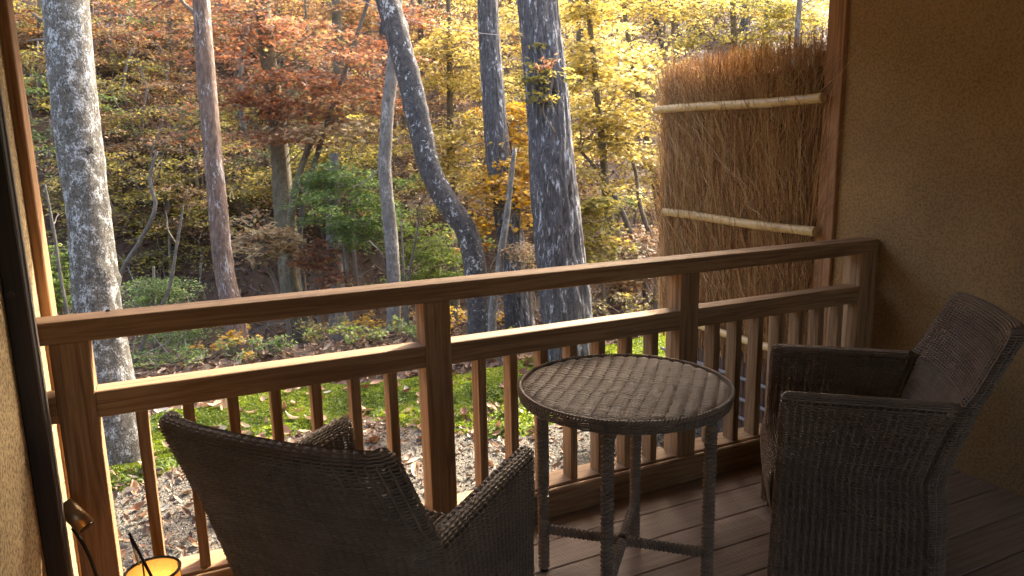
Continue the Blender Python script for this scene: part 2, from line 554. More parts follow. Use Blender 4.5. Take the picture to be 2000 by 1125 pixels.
rf = empty('roof', (1.4, 1.0, 2.57))
tag(rf, 'deep wooden eave and boarded ceiling over the veranda', 'roof')
V = np.array([(-1.4, -2.0, 2.565), (6.0, -2.0, 2.565), (6.0, 2.83, 2.565), (-1.4, 2.83, 2.565), (6.0, 3.60, 2.46), (-1.4, 3.60, 2.46),
              (-1.4, -2.0, 3.5), (6.0, -2.0, 3.5), (6.0, 3.60, 2.54), (-1.4, 3.60, 2.54)]) - np.array((1.4, 1.0, 2.57))
F4 = np.array([(0, 3, 2, 1), (3, 5, 4, 2), (5, 9, 8, 4), (9, 6, 7, 8), (6, 0, 1, 7)])
obj('ceiling_boards', mesh('ceiling_boards', V, [F4, np.array([(0, 6, 9, 5, 3), (1, 2, 4, 8, 7)])], wood('pale_ceiling_wood', 0, (.40, .30, .19), (.52, .40, .27), (.60, .48, .33))), rf)

# ------------------------------------------------------------------ the railing
rl = empty('veranda_railing', (1.4, 2.5, 0))
tag(rl, 'cedar railing with square balusters along the outer edge of the deck', 'railing')
RO = (1.4, 2.5, 0)
beam('top_rail', (XL, Y0, .964), (XR, 2.571, 1.032), WX, rl, .003, RO)
posts = [(-.378, -.275), (.790, .893), (1.958, 2.060), (3.072, XR)]
for (a, b) in posts:
    beam('post', (a, Y0 + .002, .02), (b, 2.560, .964), WZ, rl, .003, RO)
spans = [(XL, -.378)] + [(posts[k][1], posts[k + 1][0]) for k in range(3)]
for (a, b) in spans:
    beam('middle_rail', (a, Y0 + .004, .718), (b, 2.545, .802), WX, rl, .003, RO)
beam('base_board', (XL, 2.432, .0), (XR, Y0 - .001, .124), WX, rl, .006, RO)
for (a, b) in spans:
    beam('sill', (a, Y0 + .006, -.02), (b, 2.585, .128), WX, rl, .004, RO)
bal = [[-.14 + .137 * k for k in range(7)], [1.037 + .1365 * k for k in range(7)], [2.199 + .1315 * k for k in range(7)]]
V, F = cbox(.034, .068, .59, .0018)
bm = mesh('baluster', V, F, WZ)
for row in bal:
    for xr in row:
        obj('baluster', bm, rl, (xr - .017 - 1.4, 2.508 - 2.5, .128 + .295))

# ------------------------------------------------------------------ weaving
PIT = .0085


def resample(P, n):
    d = np.concatenate([[0], np.cumsum(np.linalg.norm(np.diff(P, axis=0), axis=1))])
    s = np.linspace(0, d[-1], n)
    return np.stack([np.interp(s, d, P[:, k]) for k in range(P.shape[1])], 1)


def weave(mb, rows, normals, closed=False, amp=.0042, r=.0038, stakes=True, jit=.0003, rim=0):
    """rows (S,N,3) strand centre lines; every fourth sample the strand dips in behind a stake"""
    S, N, _ = rows.shape
    wv = np.array([-1.25, .45, 1.0, .45])[np.arange(N) % 4]
    A = amp * RNG.uniform(.8, 1.2, (S, 1)) * np.ones((1, N)) * RNG.uniform(.92, 1.08, (S, N))
    if rim: A[-rim:] *= .45
    P = rows + normals * (A * wv[None])[..., None]
    P = P + RNG.normal(0, jit, (S, 1, 3))
    rr = np.full((S, N), r) * RNG.uniform(.9, 1.06, (S, 1))
    if rim: rr[-rim:] *= 1.25
    V, F = tubes(P, normals, rr, 3, closed, rr * .8, 0.0)
    mb.add(V, F, np.repeat(np.clip(RNG.normal(.5, .22, S), 0, 1), N * 3))
    if stakes:
        st = rows[:, ::4][::5] if S > 12 else rows[:, ::4]
        nn = normals[:, ::4][::5] if S > 12 else normals[:, ::4]
        V, F = tubes(np.swapaxes(st, 0, 1), np.swapaxes(nn, 0, 1), .003, 4)
        mb.add(V, F, .3)


def hnorm(P, closed=False):
    t = (np.roll(P, -1, 1) - np.roll(P, 1, 1)) if closed else np.gradient(P, axis=1)
    n = np.cross(t, [0, 0, 1.0]); return n / (np.linalg.norm(n, axis=2, keepdims=True) + 1e-12)


# ---- armchair, local: x to the front (front edge x=0), y to its left
CW, CT, ARM_Z = .318, .050, .705


def rear_x(z):
    return -np.interp(z, [0, .33, .44, .54, .705, .80, .96], [.535, .522, .508, .535, .585, .628, .700])


def bow(yv, z):
    return -.028 * (1 - (yv / CW) ** 2) * np.clip((z - .3) / .4, 0.2, 1)


def arm_row(z, half, sgn, n):
    yo = CW + .012 * np.clip((z - .4) / .3, 0, 1)
    c = yo - CT / 2
    xf = .012 * (1 - z / .7)
    xr = rear_x(z) + .062
    a = np.linspace(math.pi / 2, -math.pi / 2, 9)
    wrap = np.stack([xf - CT / 2 + half * np.cos(a), c + half * np.sin(a)], 1)
    P = np.concatenate([[[xr, c + half]], wrap, [[xr + .02, c - half]]])
    P = resample(P, n)
    P[:, 1] *= sgn
    return np.concatenate([P, np.full((n, 1), z)], 1)


def back_rows(z, inner, n, half=None):
    yo = CW + .012 * np.clip((z - .4) / .3, 0, 1)
    if z > ARM_Z: yo = CW + .012 - .026 * (z - ARM_Z) / .25
    x0 = rear_x(z); R = .062 if z <= ARM_Z else float(np.interp(z, [ARM_Z, ARM_Z + .03], [.062, .054]))
    th = CT if half is None else half * 2
    mid = (CT - th) / 2
    off = mid + (th if inner else 0)
    yy = yo - off; Rr = R - off
    a = np.linspace(0, math.pi / 2, 8)
    left = np.stack([x0 + R - Rr * np.sin(a), yy - Rr + Rr * np.cos(a)], 1)
    right = left[::-1] * np.array([1, -1])
    P = np.concatenate([left, right]); P = resample(P, n)
    P[:, 0] += bow(P[:, 1], z) * np.clip((yo - abs(P[:, 1])) / .12, 0, 1)
    return np.concatenate([P, np.full((n, 1), z)], 1)


def build_chair():
    root = empty('wicker_armchair')
    sh = np.array([.28, 0, 0])
    zr = np.arange(.035, ARM_Z - CT / 2 + .001, PIT)
    phis = np.radians([18, 36, 54, 72])
    ZS = [(z, CT / 2) for z in zr] + [(ARM_Z - CT / 2 + CT / 2 * math.sin(f), CT / 2 * math.cos(f)) for f in phis] + [(ARM_Z, .003)]
    for sg in (1, -1):
        mb = MB()
        rows = np.stack([arm_row(z, h, sg, 177) for z, h in ZS])
        nm = hnorm(rows)
        weave(mb, rows + sh, nm, rim=6)
        mb.build('armrest', WICK, root, True, True)
    mb = MB()
    lo = np.arange(.035, ARM_Z, PIT)
    for inner in (False, True):
        rows = np.stack([back_rows(z, inner, 125) for z in (lo if not inner else lo[lo > .38])])
        weave(mb, rows + sh, hnorm(rows))
    top = .945
    zt = np.arange(lo[-1] + PIT, top - CT / 2, PIT)
    ZT = [(z, CT / 2) for z in zt] + [(top - CT / 2 + CT / 2 * math.sin(f), CT / 2 * math.cos(f)) for f in phis] + [(top, .003)]
    rows = []
    for z, h in ZT:
        o_ = back_rows(z, False, 90, h); i_ = back_rows(z, True, 90, h)
        # trim the rounded corners away: the upper back is an upright slab with rounded side edges
        e = np.concatenate([o_, i_[::-1]]); e = np.concatenate([e, e[:1]])
        q = resample(e, 233)[:-1]; rows.append(q)
    rows = np.stack(rows)
    weave(mb, rows + sh, hnorm(rows, True), closed=True, rim=6)
    mb.build('backrest', WICK, root, True, True)
    mb = MB()
    prof = smooth_path([(-.50, .405), (-.25, .418), (-.05, .432), (-.005, .428), (.018, .39), (.020, .33), (.006, .26), (-.008, .205)], 92)
    yw = np.linspace(-(CW - CT + .004), CW - CT + .004, 89)
    rows = np.zeros((92, 89, 3)); rows[:, :, 0] = prof[:, None, 0]; rows[:, :, 2] = prof[:, None, 1]; rows[:, :, 1] = yw[None]
    bulge = (1 - (yw / .27) ** 2)
    rows[:, :, 0] += np.where(prof[:, 0] > -.06, .010, 0)[:, None] * bulge[None]
    rows[:, :, 2] += .006 * bulge[None]
    t = np.gradient(prof, axis=0); nn = np.stack([-t[:, 1], np.zeros(92), t[:, 0]], 1); nn /= np.linalg.norm(nn, axis=1, keepdims=True)
    weave(mb, rows + sh, np.repeat(nn[:, None], 89, 1))
    mb.build('seat', WICK, root, True, True)
    fm = simple('black_foot', (.012, .011, .01), .5)
    for (x, yv) in ((-.03, CW - .025), (-.03, -CW + .025), (-.48, CW - .05), (-.48, -CW + .05)):
        mb = MB(); one_tube(mb, [(x + .28, yv, 0), (x + .28, yv, .034)], .018, 12, 3, smoothp=False); mb.build('foot', fm, root)
    return root


def copy_tree(o, parent=None):
    c = o.copy(); col.objects.link(c); c.parent = parent
    for ch in list(o.children): copy_tree(ch, c)
    return c


CH_G = 'wicker armchairs at the round table'
ch = build_chair()
a = math.radians(138)
fx, fy = math.cos(a), math.sin(a)
nf = np.array((1.7337, 1.666)); ff = np.array((2.177, 2.127))
c = (nf + ff) / 2 - .28 * np.array((fx, fy))
ch.location = (c[0], c[1], 0); ch.rotation_euler = (0, 0, a)
tag(ch, 'dark wicker armchair by the right wall, seen from its side', 'armchair', CH_G)
c2 = copy_tree(ch)
a2 = math.radians(40.5)
c = (np.array((.839, 1.667)) + np.array((.410, 2.15))) / 2 - .28 * np.array((math.cos(a2), math.sin(a2)))
c2.location = (c[0], c[1], 0); c2.rotation_euler = (0, 0, a2)
tag(c2, 'dark wicker armchair in the left foreground with its back to the viewer', 'armchair', CH_G)


# ---- round table
def build_table(cx, cy):
    root = empty('wicker_table', (cx, cy, 0), math.radians(46.5))
    tag(root, 'round dark wicker table between the two armchairs', 'table')
    R, zt = .352, .740
    mb = MB()
    n_s = int(2 * (R - .012) / .0056)
    for k in range(n_s):      # strands run across (local y); ribs lie along local x
        x = -(R - .012) + (k + .5) * .0056
        hw = math.sqrt(max(1e-6, (R - .012) ** 2 - x * x))
        n = max(6, int(2 * hw / .0065))
        yv = np.linspace(-hw, hw, n)
        wob = .004 * math.sin(x * 9 + 1.3)
        ribz = .0075 * np.abs(np.sin((yv + wob) * math.pi / .043)) ** .5 + RNG.normal(0, .0004)
        tone_ = float(np.clip(RNG.normal(.5, .2), 0, 1))
        P = np.stack([np.full(n, x) + RNG.normal(0, .0004), yv, zt - .013 + ribz - .012 * np.clip((np.hypot(x, yv) - R + .05) / .05, 0, 1) ** 2], 1)[None]
        V, F = tubes(P, np.broadcast_to([0, 0, 1.0], P.shape).copy(), .0029, 4); mb.add(V, F, tone_)
    ttop = mb.build('tabletop', WICK, root, True, True)
    mb = MB()       # plaited edge and the woven apron below it
    th = np.linspace(0, 2 * math.pi, 440, endpoint=False)
    rows = []; nms = []
    for j in range(3):
        pa = th * 62 + j * 2 * math.pi / 3
        rr = R - .004 + .0058 * np.cos(pa); zz = zt - .010 + .0058 * np.sin(pa)
        rows.append(np.stack([rr * np.cos(th), rr * np.sin(th), zz], 1)); nms.append(np.stack([np.cos(th), np.sin(th), 0 * th], 1))
    V, F = tubes(np.array(rows), np.array(nms), .0036, 4, True); mb.add(V, F, .6)
    mb.build('plaited_rim', WICK, ttop, True, True)
    mb = MB()
    zs = np.arange(zt - .018, zt - .050, -.0066)
    th = np.linspace(0, 2 * math.pi, 216, endpoint=False)
    rows = np.zeros((len(zs), 216, 3)); nm = np.zeros_like(rows)
    rad = R - .002 - .20 * (zt - .02 - zs) ** 1.0
    rows[:, :, 0] = rad[:, None] * np.cos(th); rows[:, :, 1] = rad[:, None] * np.sin(th); rows[:, :, 2] = zs[:, None]
    nm[:, :, 0] = np.cos(th); nm[:, :, 1] = np.sin(th)
    weave(mb, rows, nm, closed=True, amp=.0026, r=.0034)
    mb.build('apron', WICK, ttop, True, True)

    def wrapped(name, A, B, rad, parent):
        A = np.array(A, float); B = np.array(B, float); L = np.linalg.norm(B - A); d = (B - A) / L
        u = np.cross(d, [.3, .2, .93] if abs(d[2]) < .9 else [1, 0, 0]); u /= np.linalg.norm(u); v = np.cross(d, u)
        S = int(L / .0078); N = 20
        th = np.linspace(0, 2 * math.pi, N, endpoint=False)
        s = (np.arange(S) + .5) / S * L
        nrm = np.cos(th)[:, None] * u + np.sin(th)[:, None] * v
        rows = A + s[:, None, None] * d + rad * nrm[None]
        mb = MB()
        ph = np.arange(N)[None] * math.pi / 2 + np.arange(S)[:, None] * math.pi
        P = rows + nrm[None] * (.0024 * np.cos(ph))[..., None] + d * (.0012 * np.sin(ph))[..., None]
        V, F = tubes(P, np.broadcast_to(nrm[None], P.shape).copy(), .0042, 4, True); mb.add(V, F, np.repeat(np.clip(RNG.normal(.5, .25, S), 0, 1), N * 4))
        core = np.stack([A, B]); V, F = tubes(core[None], np.broadcast_to(u, (1, 2, 3)).copy(), rad * .9, 10); mb.add(V, F)
        return mb.build(name, WICK, parent, True, True)
    lr = .285
    tips = []; legs_ = []
    for k in range(4):
        an = k * math.pi / 2
        x, y_ = lr * math.cos(an), lr * math.sin(an); tips.append((x, y_))
        legs_.append(wrapped('leg', (x, y_, .012), (x, y_, zt - .03), .0162, root))
    for k in range(4):
        x, y_ = tips[k]
        wrapped('stretcher', (x * .93, y_ * .93, .165), (x * .05, y_ * .05, .165), .0135, root)
        wrapped('support_arm', (x * .95, y_ * .95, .640), (x * .05, y_ * .05, .675), .0125, root)
    fm = simple('table_foot', (.012, .011, .01), .5)
    for (x, y_), lg in zip(tips, legs_):
        mb = MB(); one_tube(mb, [(x, y_, 0), (x, y_, .012)], .016, 12, 3, smoothp=False); mb.build('foot', fm, lg)


build_table(1.300, 1.918)

# ------------------------------------------------------------------ lantern, wall spotlight, drain pipe, husk
PAPER, nt, bs = new_mat('lantern_paper')
n_ = noise(nt, coords(nt), 60, 3)
r_ = ramp(nt, [(.3, (.62, .40, .15)), (.7, (.75, .50, .20))]); nt.links.new(n_.outputs[0], r_.inputs[0])
nt.links.new(r_.outputs[0], bs.inputs['Base Color']); bs.inputs['Roughness'].default_value = .8
tr_ = nd(nt, 'ShaderNodeBsdfTranslucent'); nt.links.new(r_.outputs[0], tr_.inputs['Color'])
mx_ = nd(nt, 'ShaderNodeMixShader'); mx_.inputs[0].default_value = .4
nt.links.new(bs.outputs[0], mx_.inputs[1]); nt.links.new(tr_.outputs[0], mx_.inputs[2]); nt.links.new(mx_.outputs[0], nt.nodes['Material Output'].inputs['Surface'])
IRON = simple('black_iron', (.02, .016, .014), .45, .6)
LC = (-.150, 2.045, 0)
ln = empty('floor_lantern', LC)
tag(ln, 'glowing yellow paper lantern with a dark wire handle on the deck', 'lantern')
mb = MB()
th = np.linspace(0, 2 * math.pi, 48, endpoint=False); zs = np.array([.06, .12, .2, .28, .36, .392])
V = np.array([[.068 * math.cos(t), .068 * math.sin(t), z] for z in zs for t in th]); i = np.arange(len(V)).reshape(len(zs), 48)
F = np.stack([i[:-1], np.roll(i[:-1], -1, 1), np.roll(i[1:], -1, 1), i[1:]], -1).reshape(-1, 4)
mb.add(V, [F])
mb.build('paper_shade', PAPER, ln, True)
for z, rr in ((.394, .069), (.058, .069)):
    mb = MB(); ring = np.stack([rr * np.cos(th), rr * np.sin(th), np.full(48, z)], 1)
    V, F = tubes(ring[None], np.stack([np.cos(th), np.sin(th), 0 * th], 1)[None], .0042, 6, True); mb.add(V, F); mb.build('ring', IRON, ln, True)
for k in range(4):
    an = .4 + k * math.pi / 2
    mb = MB(); one_tube(mb, [(.0705 * math.cos(an), .0705 * math.sin(an), 0), (.0705 * math.cos(an), .0705 * math.sin(an), .394)], .004, 6, 3, smoothp=False)
    mb.build('leg', IRON, ln, True)
ap = np.array((-.045, .02, .507)) 
mb = MB(); one_tube(mb, [(.004, -.068, .34), (.004, -.068, .405), ap], .0042, 6, 8, smoothp=False)
one_tube(mb, [(-.035, .058, .39), ap], .003, 6, 4, smoothp=False)
mb.build('handle', IRON, ln, True)
mb = MB()
V, F = cbox(.13, .13, .012, .003); mb.add(V + (0, 0, .05), F); mb.build('base', IRON, ln)
mb = MB()
g = smooth_path([(0, 0, .09), (0, 0, .12), (0, 0, .15), (0, 0, .175)], 14)
one_tube(mb, g, [.012, .02, .03, .03, .022, .006], 14, smoothp=False)
mb.build('bulb', simple('bulb_glass', (.9, .7, .4), .3, 0, (1, .55, .15), .5), ln, True)
ld = bpy.data.lights.new('lantern_light', 'POINT'); ld.energy = 0.30; ld.color = (1, .66, .26); ld.shadow_soft_size = .02
lo_ = bpy.data.objects.new('lantern_light', ld); col.objects.link(lo_); lo_.parent = ln; lo_.location = (0, 0, .27)

sp = empty('wall_spotlight', (XL, 2.36, .46))
tag(sp, 'small brass cylinder spotlight fixed low on the left wall', 'spotlight')
BRASS = simple('brushed_brass', (.34, .24, .13), .35, .7)
mb = MB(); one_tube(mb, [(.045, -.01, .045), (.098, -.045, -.022)], .026, 24, 3, smoothp=False); hd = mb.build('lamp_head', BRASS, sp)
hd.data.polygons.foreach_set('use_smooth', np.array([len(p_.vertices) == 4 for p_ in hd.data.polygons]))
mb = MB(); one_tube(mb, [(.0985, -.0452, -.0225), (.101, -.047, -.0255)], .021, 20, 3, smoothp=False); mb.build('lens', simple('dark_lens', (.03, .025, .02), .15), hd)
mb = MB(); one_tube(mb, [(0, 0, 0), (.03, 0, 0), (.05, -.012, .005)], .008, 10); mb.build('bracket', BRASS, sp, True)
mb = MB(); one_tube(mb, [(0, 0, 0), (.006, 0, 0)], .03, 20, 3, smoothp=False); mb.build('wall_plate', BRASS, sp)
mb = MB(); one_tube(mb, [(.06, -.02, -.03), (.085, -.03, -.09), (.11, -.05, -.2), (.14, -.1, -.38), (.16, -.2, -.452)], .005, 8, 24); mb.build('cord', IRON, sp, True)

mb = MB()
dp = empty('drain_pipe', (-.31, 2.80, ZG))
tag(dp, 'short grey drain pipe with a bent top outside the railing', 'pipe')
GREYP = simple('grey_plastic', (.36, .38, .41), .4)
mb = MB(); one_tube(mb, [(0, 0, 0), (0, 0, .12), (.005, 0, .19), (.03, -.01, .24), (.05, -.03, .25)], .028, 20, 20); pp = mb.build('pipe', GREYP, dp, True)
mb = MB(); one_tube(mb, [(0, 0, .10), (0, 0, .135)], .033, 20, 3, smoothp=False); mb.build('collar', GREYP, pp, True)

mb = MB(); one_tube(mb, [(0, 0, .004), (.006, .002, .006), (.014, .003, .003)], [.002, .005, .001], 8, 8)
hk = mb.build('seed_husk', simple('black_husk', (.015, .01, .008), .5), None, True)
hk.location = (-.225, 2.535, 1.032); tag(hk, 'tiny black seed husk lying on the top rail near its left end', 'husk')

# ------------------------------------------------------------------ brushwood fence
fe = empty('brushwood_fence', (3.20, 3.5, ZG))
tag(fe, 'brushwood fence of bundled twigs with bamboo rails beside the right post', 'fence')
FO = np.array((3.20, 3.5, ZG))
BR, nt, bs = new_mat('brushwood')
at_ = nd(nt, 'ShaderNodeAttribute', attribute_name='rnd')
r_ = ramp(nt, [(0, (.17, .092, .043)), (.4, (.40, .242, .112)), (.75, (.58, .39, .195)), (1, (.72, .55, .33))])
nt.links.new(at_.outputs['Fac'], r_.inputs[0]); nt.links.new(r_.outputs[0], bs.inputs['Base Color']); bs.inputs['Roughness'].default_value = .75


def brush(n, zlo, zhi, lmin, lmax, tilt, r0, xs=(-.055, .055), ylim=(2.85, 4.19), curl=.02, up=0.0):
    P0 = np.stack([RNG.uniform(*xs, n) + 3.20, RNG.uniform(*ylim, n), RNG.uniform(zlo, zhi, n)], 1)
    L = RNG.uniform(lmin, lmax, n)
    d = np.stack([RNG.normal(-.01, tilt * .45, n), RNG.normal(0, tilt, n), np.ones(n)], 1); d /= np.linalg.norm(d, axis=1, keepdims=True)
    t = np.linspace(0, 1, 5)
    P = P0[:, None] + d[:, None] * (L[:, None] * t)[..., None]
    P[:, :, :2] += np.cumsum(RNG.normal(0, curl * .7, (n, 5, 2)) * np.array([.5, 1.0]), 1) * t[None, :, None]
    if up: P[:, :, 2] = np.minimum(P[:, :, 2], up + RNG.uniform(-.10, .04, (n, 1)))
    r = r0 * RNG.uniform(.6, 1.4, (n, 1)) * np.linspace(1, .45, 5)[None]
    V, F = tubes(P, np.broadcast_to([1.0, .2, 0], P.shape).copy(), r, 3)
    return V, F, np.repeat(RNG.uniform(0, 1, n), 15)


mb = MB()
for args in [dict(n=2600, zlo=.16, zhi=1.5, lmin=.5, lmax=.95, tilt=.07, r0=.0034, up=2.10),
             dict(n=3400, zlo=.3, zhi=1.75, lmin=.2, lmax=.55, tilt=.30, r0=.0017, xs=(-.068, .0), curl=.04, up=2.12),
             dict(n=3400, zlo=1.62, zhi=2.0, lmin=.08, lmax=.20, tilt=.9, r0=.0012, xs=(-.085, .075), ylim=(2.84, 4.26), curl=.035),
             dict(n=1300, zlo=.35, zhi=1.8, lmin=.18, lmax=.45, tilt=.55, r0=.0018, xs=(-.075, -.045), curl=.04, up=2.1),
             dict(n=500, zlo=.4, zhi=2.0, lmin=.15, lmax=.35, tilt=.5, r0=.0015, ylim=(4.13, 4.24), curl=.03),
             dict(n=900, zlo=.14, zhi=.30, lmin=.3, lmax=.6, tilt=.05, r0=.0036, xs=(-.065, .05))]:
    V, F, R_ = brush(**args); mb.add(V - FO, F, R_)
mb.build('twigs', BR, fe, rnd=True, kind='stuff')
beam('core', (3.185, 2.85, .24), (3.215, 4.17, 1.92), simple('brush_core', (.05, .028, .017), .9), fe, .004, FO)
BAM, nt, bs = new_mat('bamboo')
n_ = noise(nt, coords(nt, (1, .15, 1), True), 25, 4)
r_ = ramp(nt, [(.3, (.48, .32, .13)), (.55, (.62, .45, .21)), (.8, (.68, .53, .29))]); nt.links.new(n_.outputs[0], r_.inputs[0])
nt.links.new(r_.outputs[0], bs.inputs['Base Color']); bs.inputs['Roughness'].default_value = .35


def bamboo(name, x, z0, z1, y0, y1, rad, step, mat=BAM):
    ys = []
    k = y0 + .07
    nodes = []
    while k < y1 - .03: nodes.append(k); k += step * random.uniform(.8, 1.25)
    Y = np.unique(np.concatenate([np.linspace(y0, y1, 40)] + [np.array([-.012, -.005, -.002, .002, .005, .012]) + q for q in nodes])); Y = Y[(Y >= y0) & (Y <= y1)]
    R = np.full(len(Y), rad)
    for q in nodes:
        R = R + .0022 * np.exp(-((Y - q) / .006) ** 2) - .003 * np.exp(-(Y - q) ** 2 / 2e-6)
    Z = z0 + (z1 - z0) * (Y - y0) / (y1 - y0) + .005 * np.sin((Y - y0) * 4.1 + z0 * 9)
    P = np.stack([np.full(len(Y), x), Y, Z], 1) - FO
    V, F = tubes(P[None], np.broadcast_to([0, 0, 1.0], (1, len(Y), 3)).copy(), R[None], 14)
    L = len(Y); mb = MB(); mb.add(V, F + [np.arange(14)[None], np.arange((L - 1) * 14, L * 14)[None, ::-1]])
    o = mb.build(name, mat, fe)
    o.data.polygons.foreach_set('use_smooth', np.array([len(p_.vertices) == 4 for p_ in o.data.polygons]))


bamboo('bamboo_rail', 3.116, 1.745, 1.765, 2.79, 4.23, .027, .38)
bamboo('bamboo_rail', 3.116, 1.045, 1.062, 2.79, 4.12, .027, .33)
bamboo('bamboo_rail', 3.116, .335, .325, 2.79, 4.15, .024, .30)
DBAM = simple('weathered_bamboo', (.20, .19, .20), .5)
for z in (.06, -.08, -.2): bamboo('thin_bamboo_rail', 3.14, z, z + .005, 2.836, 4.15, .012, .4, DBAM)
BARKB = bark('bark_board', (.05, .03, .022), (.15, .09, .06), (.22, .16, .12), 10, .15, .6, .7)
k = 2.85
while k < 4.1:
    w_ = random.uniform(.07, .11); beam('bark_board', (3.175, k, ZG - .02), (3.20, k + w_ - .006, .29), BARKB, fe, .004, FO); k += w_
for yv in (2.90, 4.12): beam('fence_post', (3.22, yv, ZG - .02), (3.28, yv + .06, 2.0), WZ, fe, .006, FO)


# ------------------------------------------------------------------ foliage helpers
def leaves(pos, size, tilt=.5, shape='fold', yaw=None, up=None):
    """leaf faces at pos (N,3); returns V, faces, verts per leaf"""
    n = len(pos)
    yaw = RNG.uniform(0, 2 * math.pi, n) if yaw is None else yaw
    nz = np.stack([RNG.normal(0, tilt, n), RNG.normal(0, tilt, n), np.ones(n)], 1)
    if up is not None: nz = nz + up
    nz /= np.linalg.norm(nz, axis=1, keepdims=True)
    d = np.stack([np.cos(yaw), np.sin(yaw), np.zeros(n)], 1)
    d -= nz * np.sum(d * nz, 1, keepdims=True); d /= np.linalg.norm(d, axis=1, keepdims=True) + 1e-9
    s = np.cross(nz, d)
    if shape == 'fold':
        T = np.array([(0, 0, 0), (.5, .30, .10), (1, 0, -.06), (.5, -.30, .10)]); T[:, 0] -= .5
        Fl = np.array([(0, 2, 1), (0, 3, 2)])
    elif shape == 'oval':
        T = np.array([(0, 0, .06), (.3, .19, .09), (.68, .17, .10), (1, 0, .16), (.68, -.17, .10), (.3, -.19, .09), (.5, 0, -.02)]); T[:, 0] -= .5
        Fl = np.array([(6, 0, 5), (6, 5, 4), (6, 4, 3), (6, 3, 2), (6, 2, 1), (6, 1, 0)])
    else:   # five-lobed maple leaf
        pts = [(0, 0, 0)]
        for k, (a, l) in enumerate([(180, .32), (130, .46), (105, .20), (62, .62), (32, .27), (0, .72), (-32, .27), (-62, .62), (-105, .20), (-130, .46)]):
            pts.append((l * math.cos(math.radians(a)), l * math.sin(math.radians(a)), -.10 * l if k % 2 else .0))
        T = np.array(pts) * .85
        Fl = np.array([(0, 1 + (k + 1) % 10, 1 + k) for k in range(10)])
    V = pos[:, None] + size[:, None, None] * (T[None, :, 0:1] * d[:, None] + T[None, :, 1:2] * s[:, None] + T[None, :, 2:3] * nz[:, None])
    m = len(T)
    F = (Fl[None] + (np.arange(n) * m)[:, None, None]).reshape(-1, 3)
    return V.reshape(-1, 3), [F], m


def spray(mbl, mbt, c, rad, n, lsize, shape='fold', az=None, droop=.25, tilt=.45, slope=(0, 0), dens=None):
    """one flat layer of twigs and leaves round point c"""
    az = RNG.uniform(0, 2 * math.pi) if az is None else az
    nt_ = 5 + int(RNG.integers(0, 3))
    org = c - .8 * rad * np.array([math.cos(az), math.sin(az), 0])
    ang = az + np.linspace(-.95, .95, nt_) + RNG.normal(0, .12, nt_)
    ln_ = rad * RNG.uniform(1.0, 1.8, nt_) * np.cos((ang - az) * .7)
    k = RNG.integers(0, nt_, n)
    t = RNG.uniform(.12, 1.02, n) ** .8
    off = RNG.normal(0, .16 * rad, n)
    x = org[0] + ln_[k] * t * np.cos(ang[k]) - off * np.sin(ang[k])
    y_ = org[1] + ln_[k] * t * np.sin(ang[k]) + off * np.cos(ang[k])
    z = org[2] - droop * rad * t ** 2 + RNG.normal(0, .045 * rad + .012, n) + slope[0] * (x - c[0]) + slope[1] * (y_ - c[1])
    P = np.stack([x, y_, z], 1)
    V, F, m = leaves(P, lsize * RNG.uniform(.65, 1.25, n), tilt, shape, ang[k] + RNG.normal(0, .9, n))
    base = RNG.uniform(-.22, .22)
    mbl.add(V, F, np.repeat(np.clip(RNG.uniform(0, 1, n) * .8 + .1 + base, 0, 1), m))
    if mbt is not None:
        tt = np.linspace(0, 1, 4)
        Pt = org + np.stack([np.outer(ln_ * np.cos(ang), tt), np.outer(ln_ * np.sin(ang), tt), np.repeat((-droop * rad * tt ** 2)[None], nt_, 0)], -1)
        Pt[:, :, 2] += slope[0] * (Pt[:, :, 0] - c[0]) + slope[1] * (Pt[:, :, 1] - c[1])
        Pt[:, 1:3, 2] += RNG.normal(0, .03 * rad, (nt_, 2))
        V, F = tubes(Pt, np.broadcast_to([0, 0, 1.0], Pt.shape).copy(), .0022 + .004 * rad * np.linspace(1, .3, 4)[None].repeat(nt_, 0), 3)
        mbt.add(V, F)
    return org


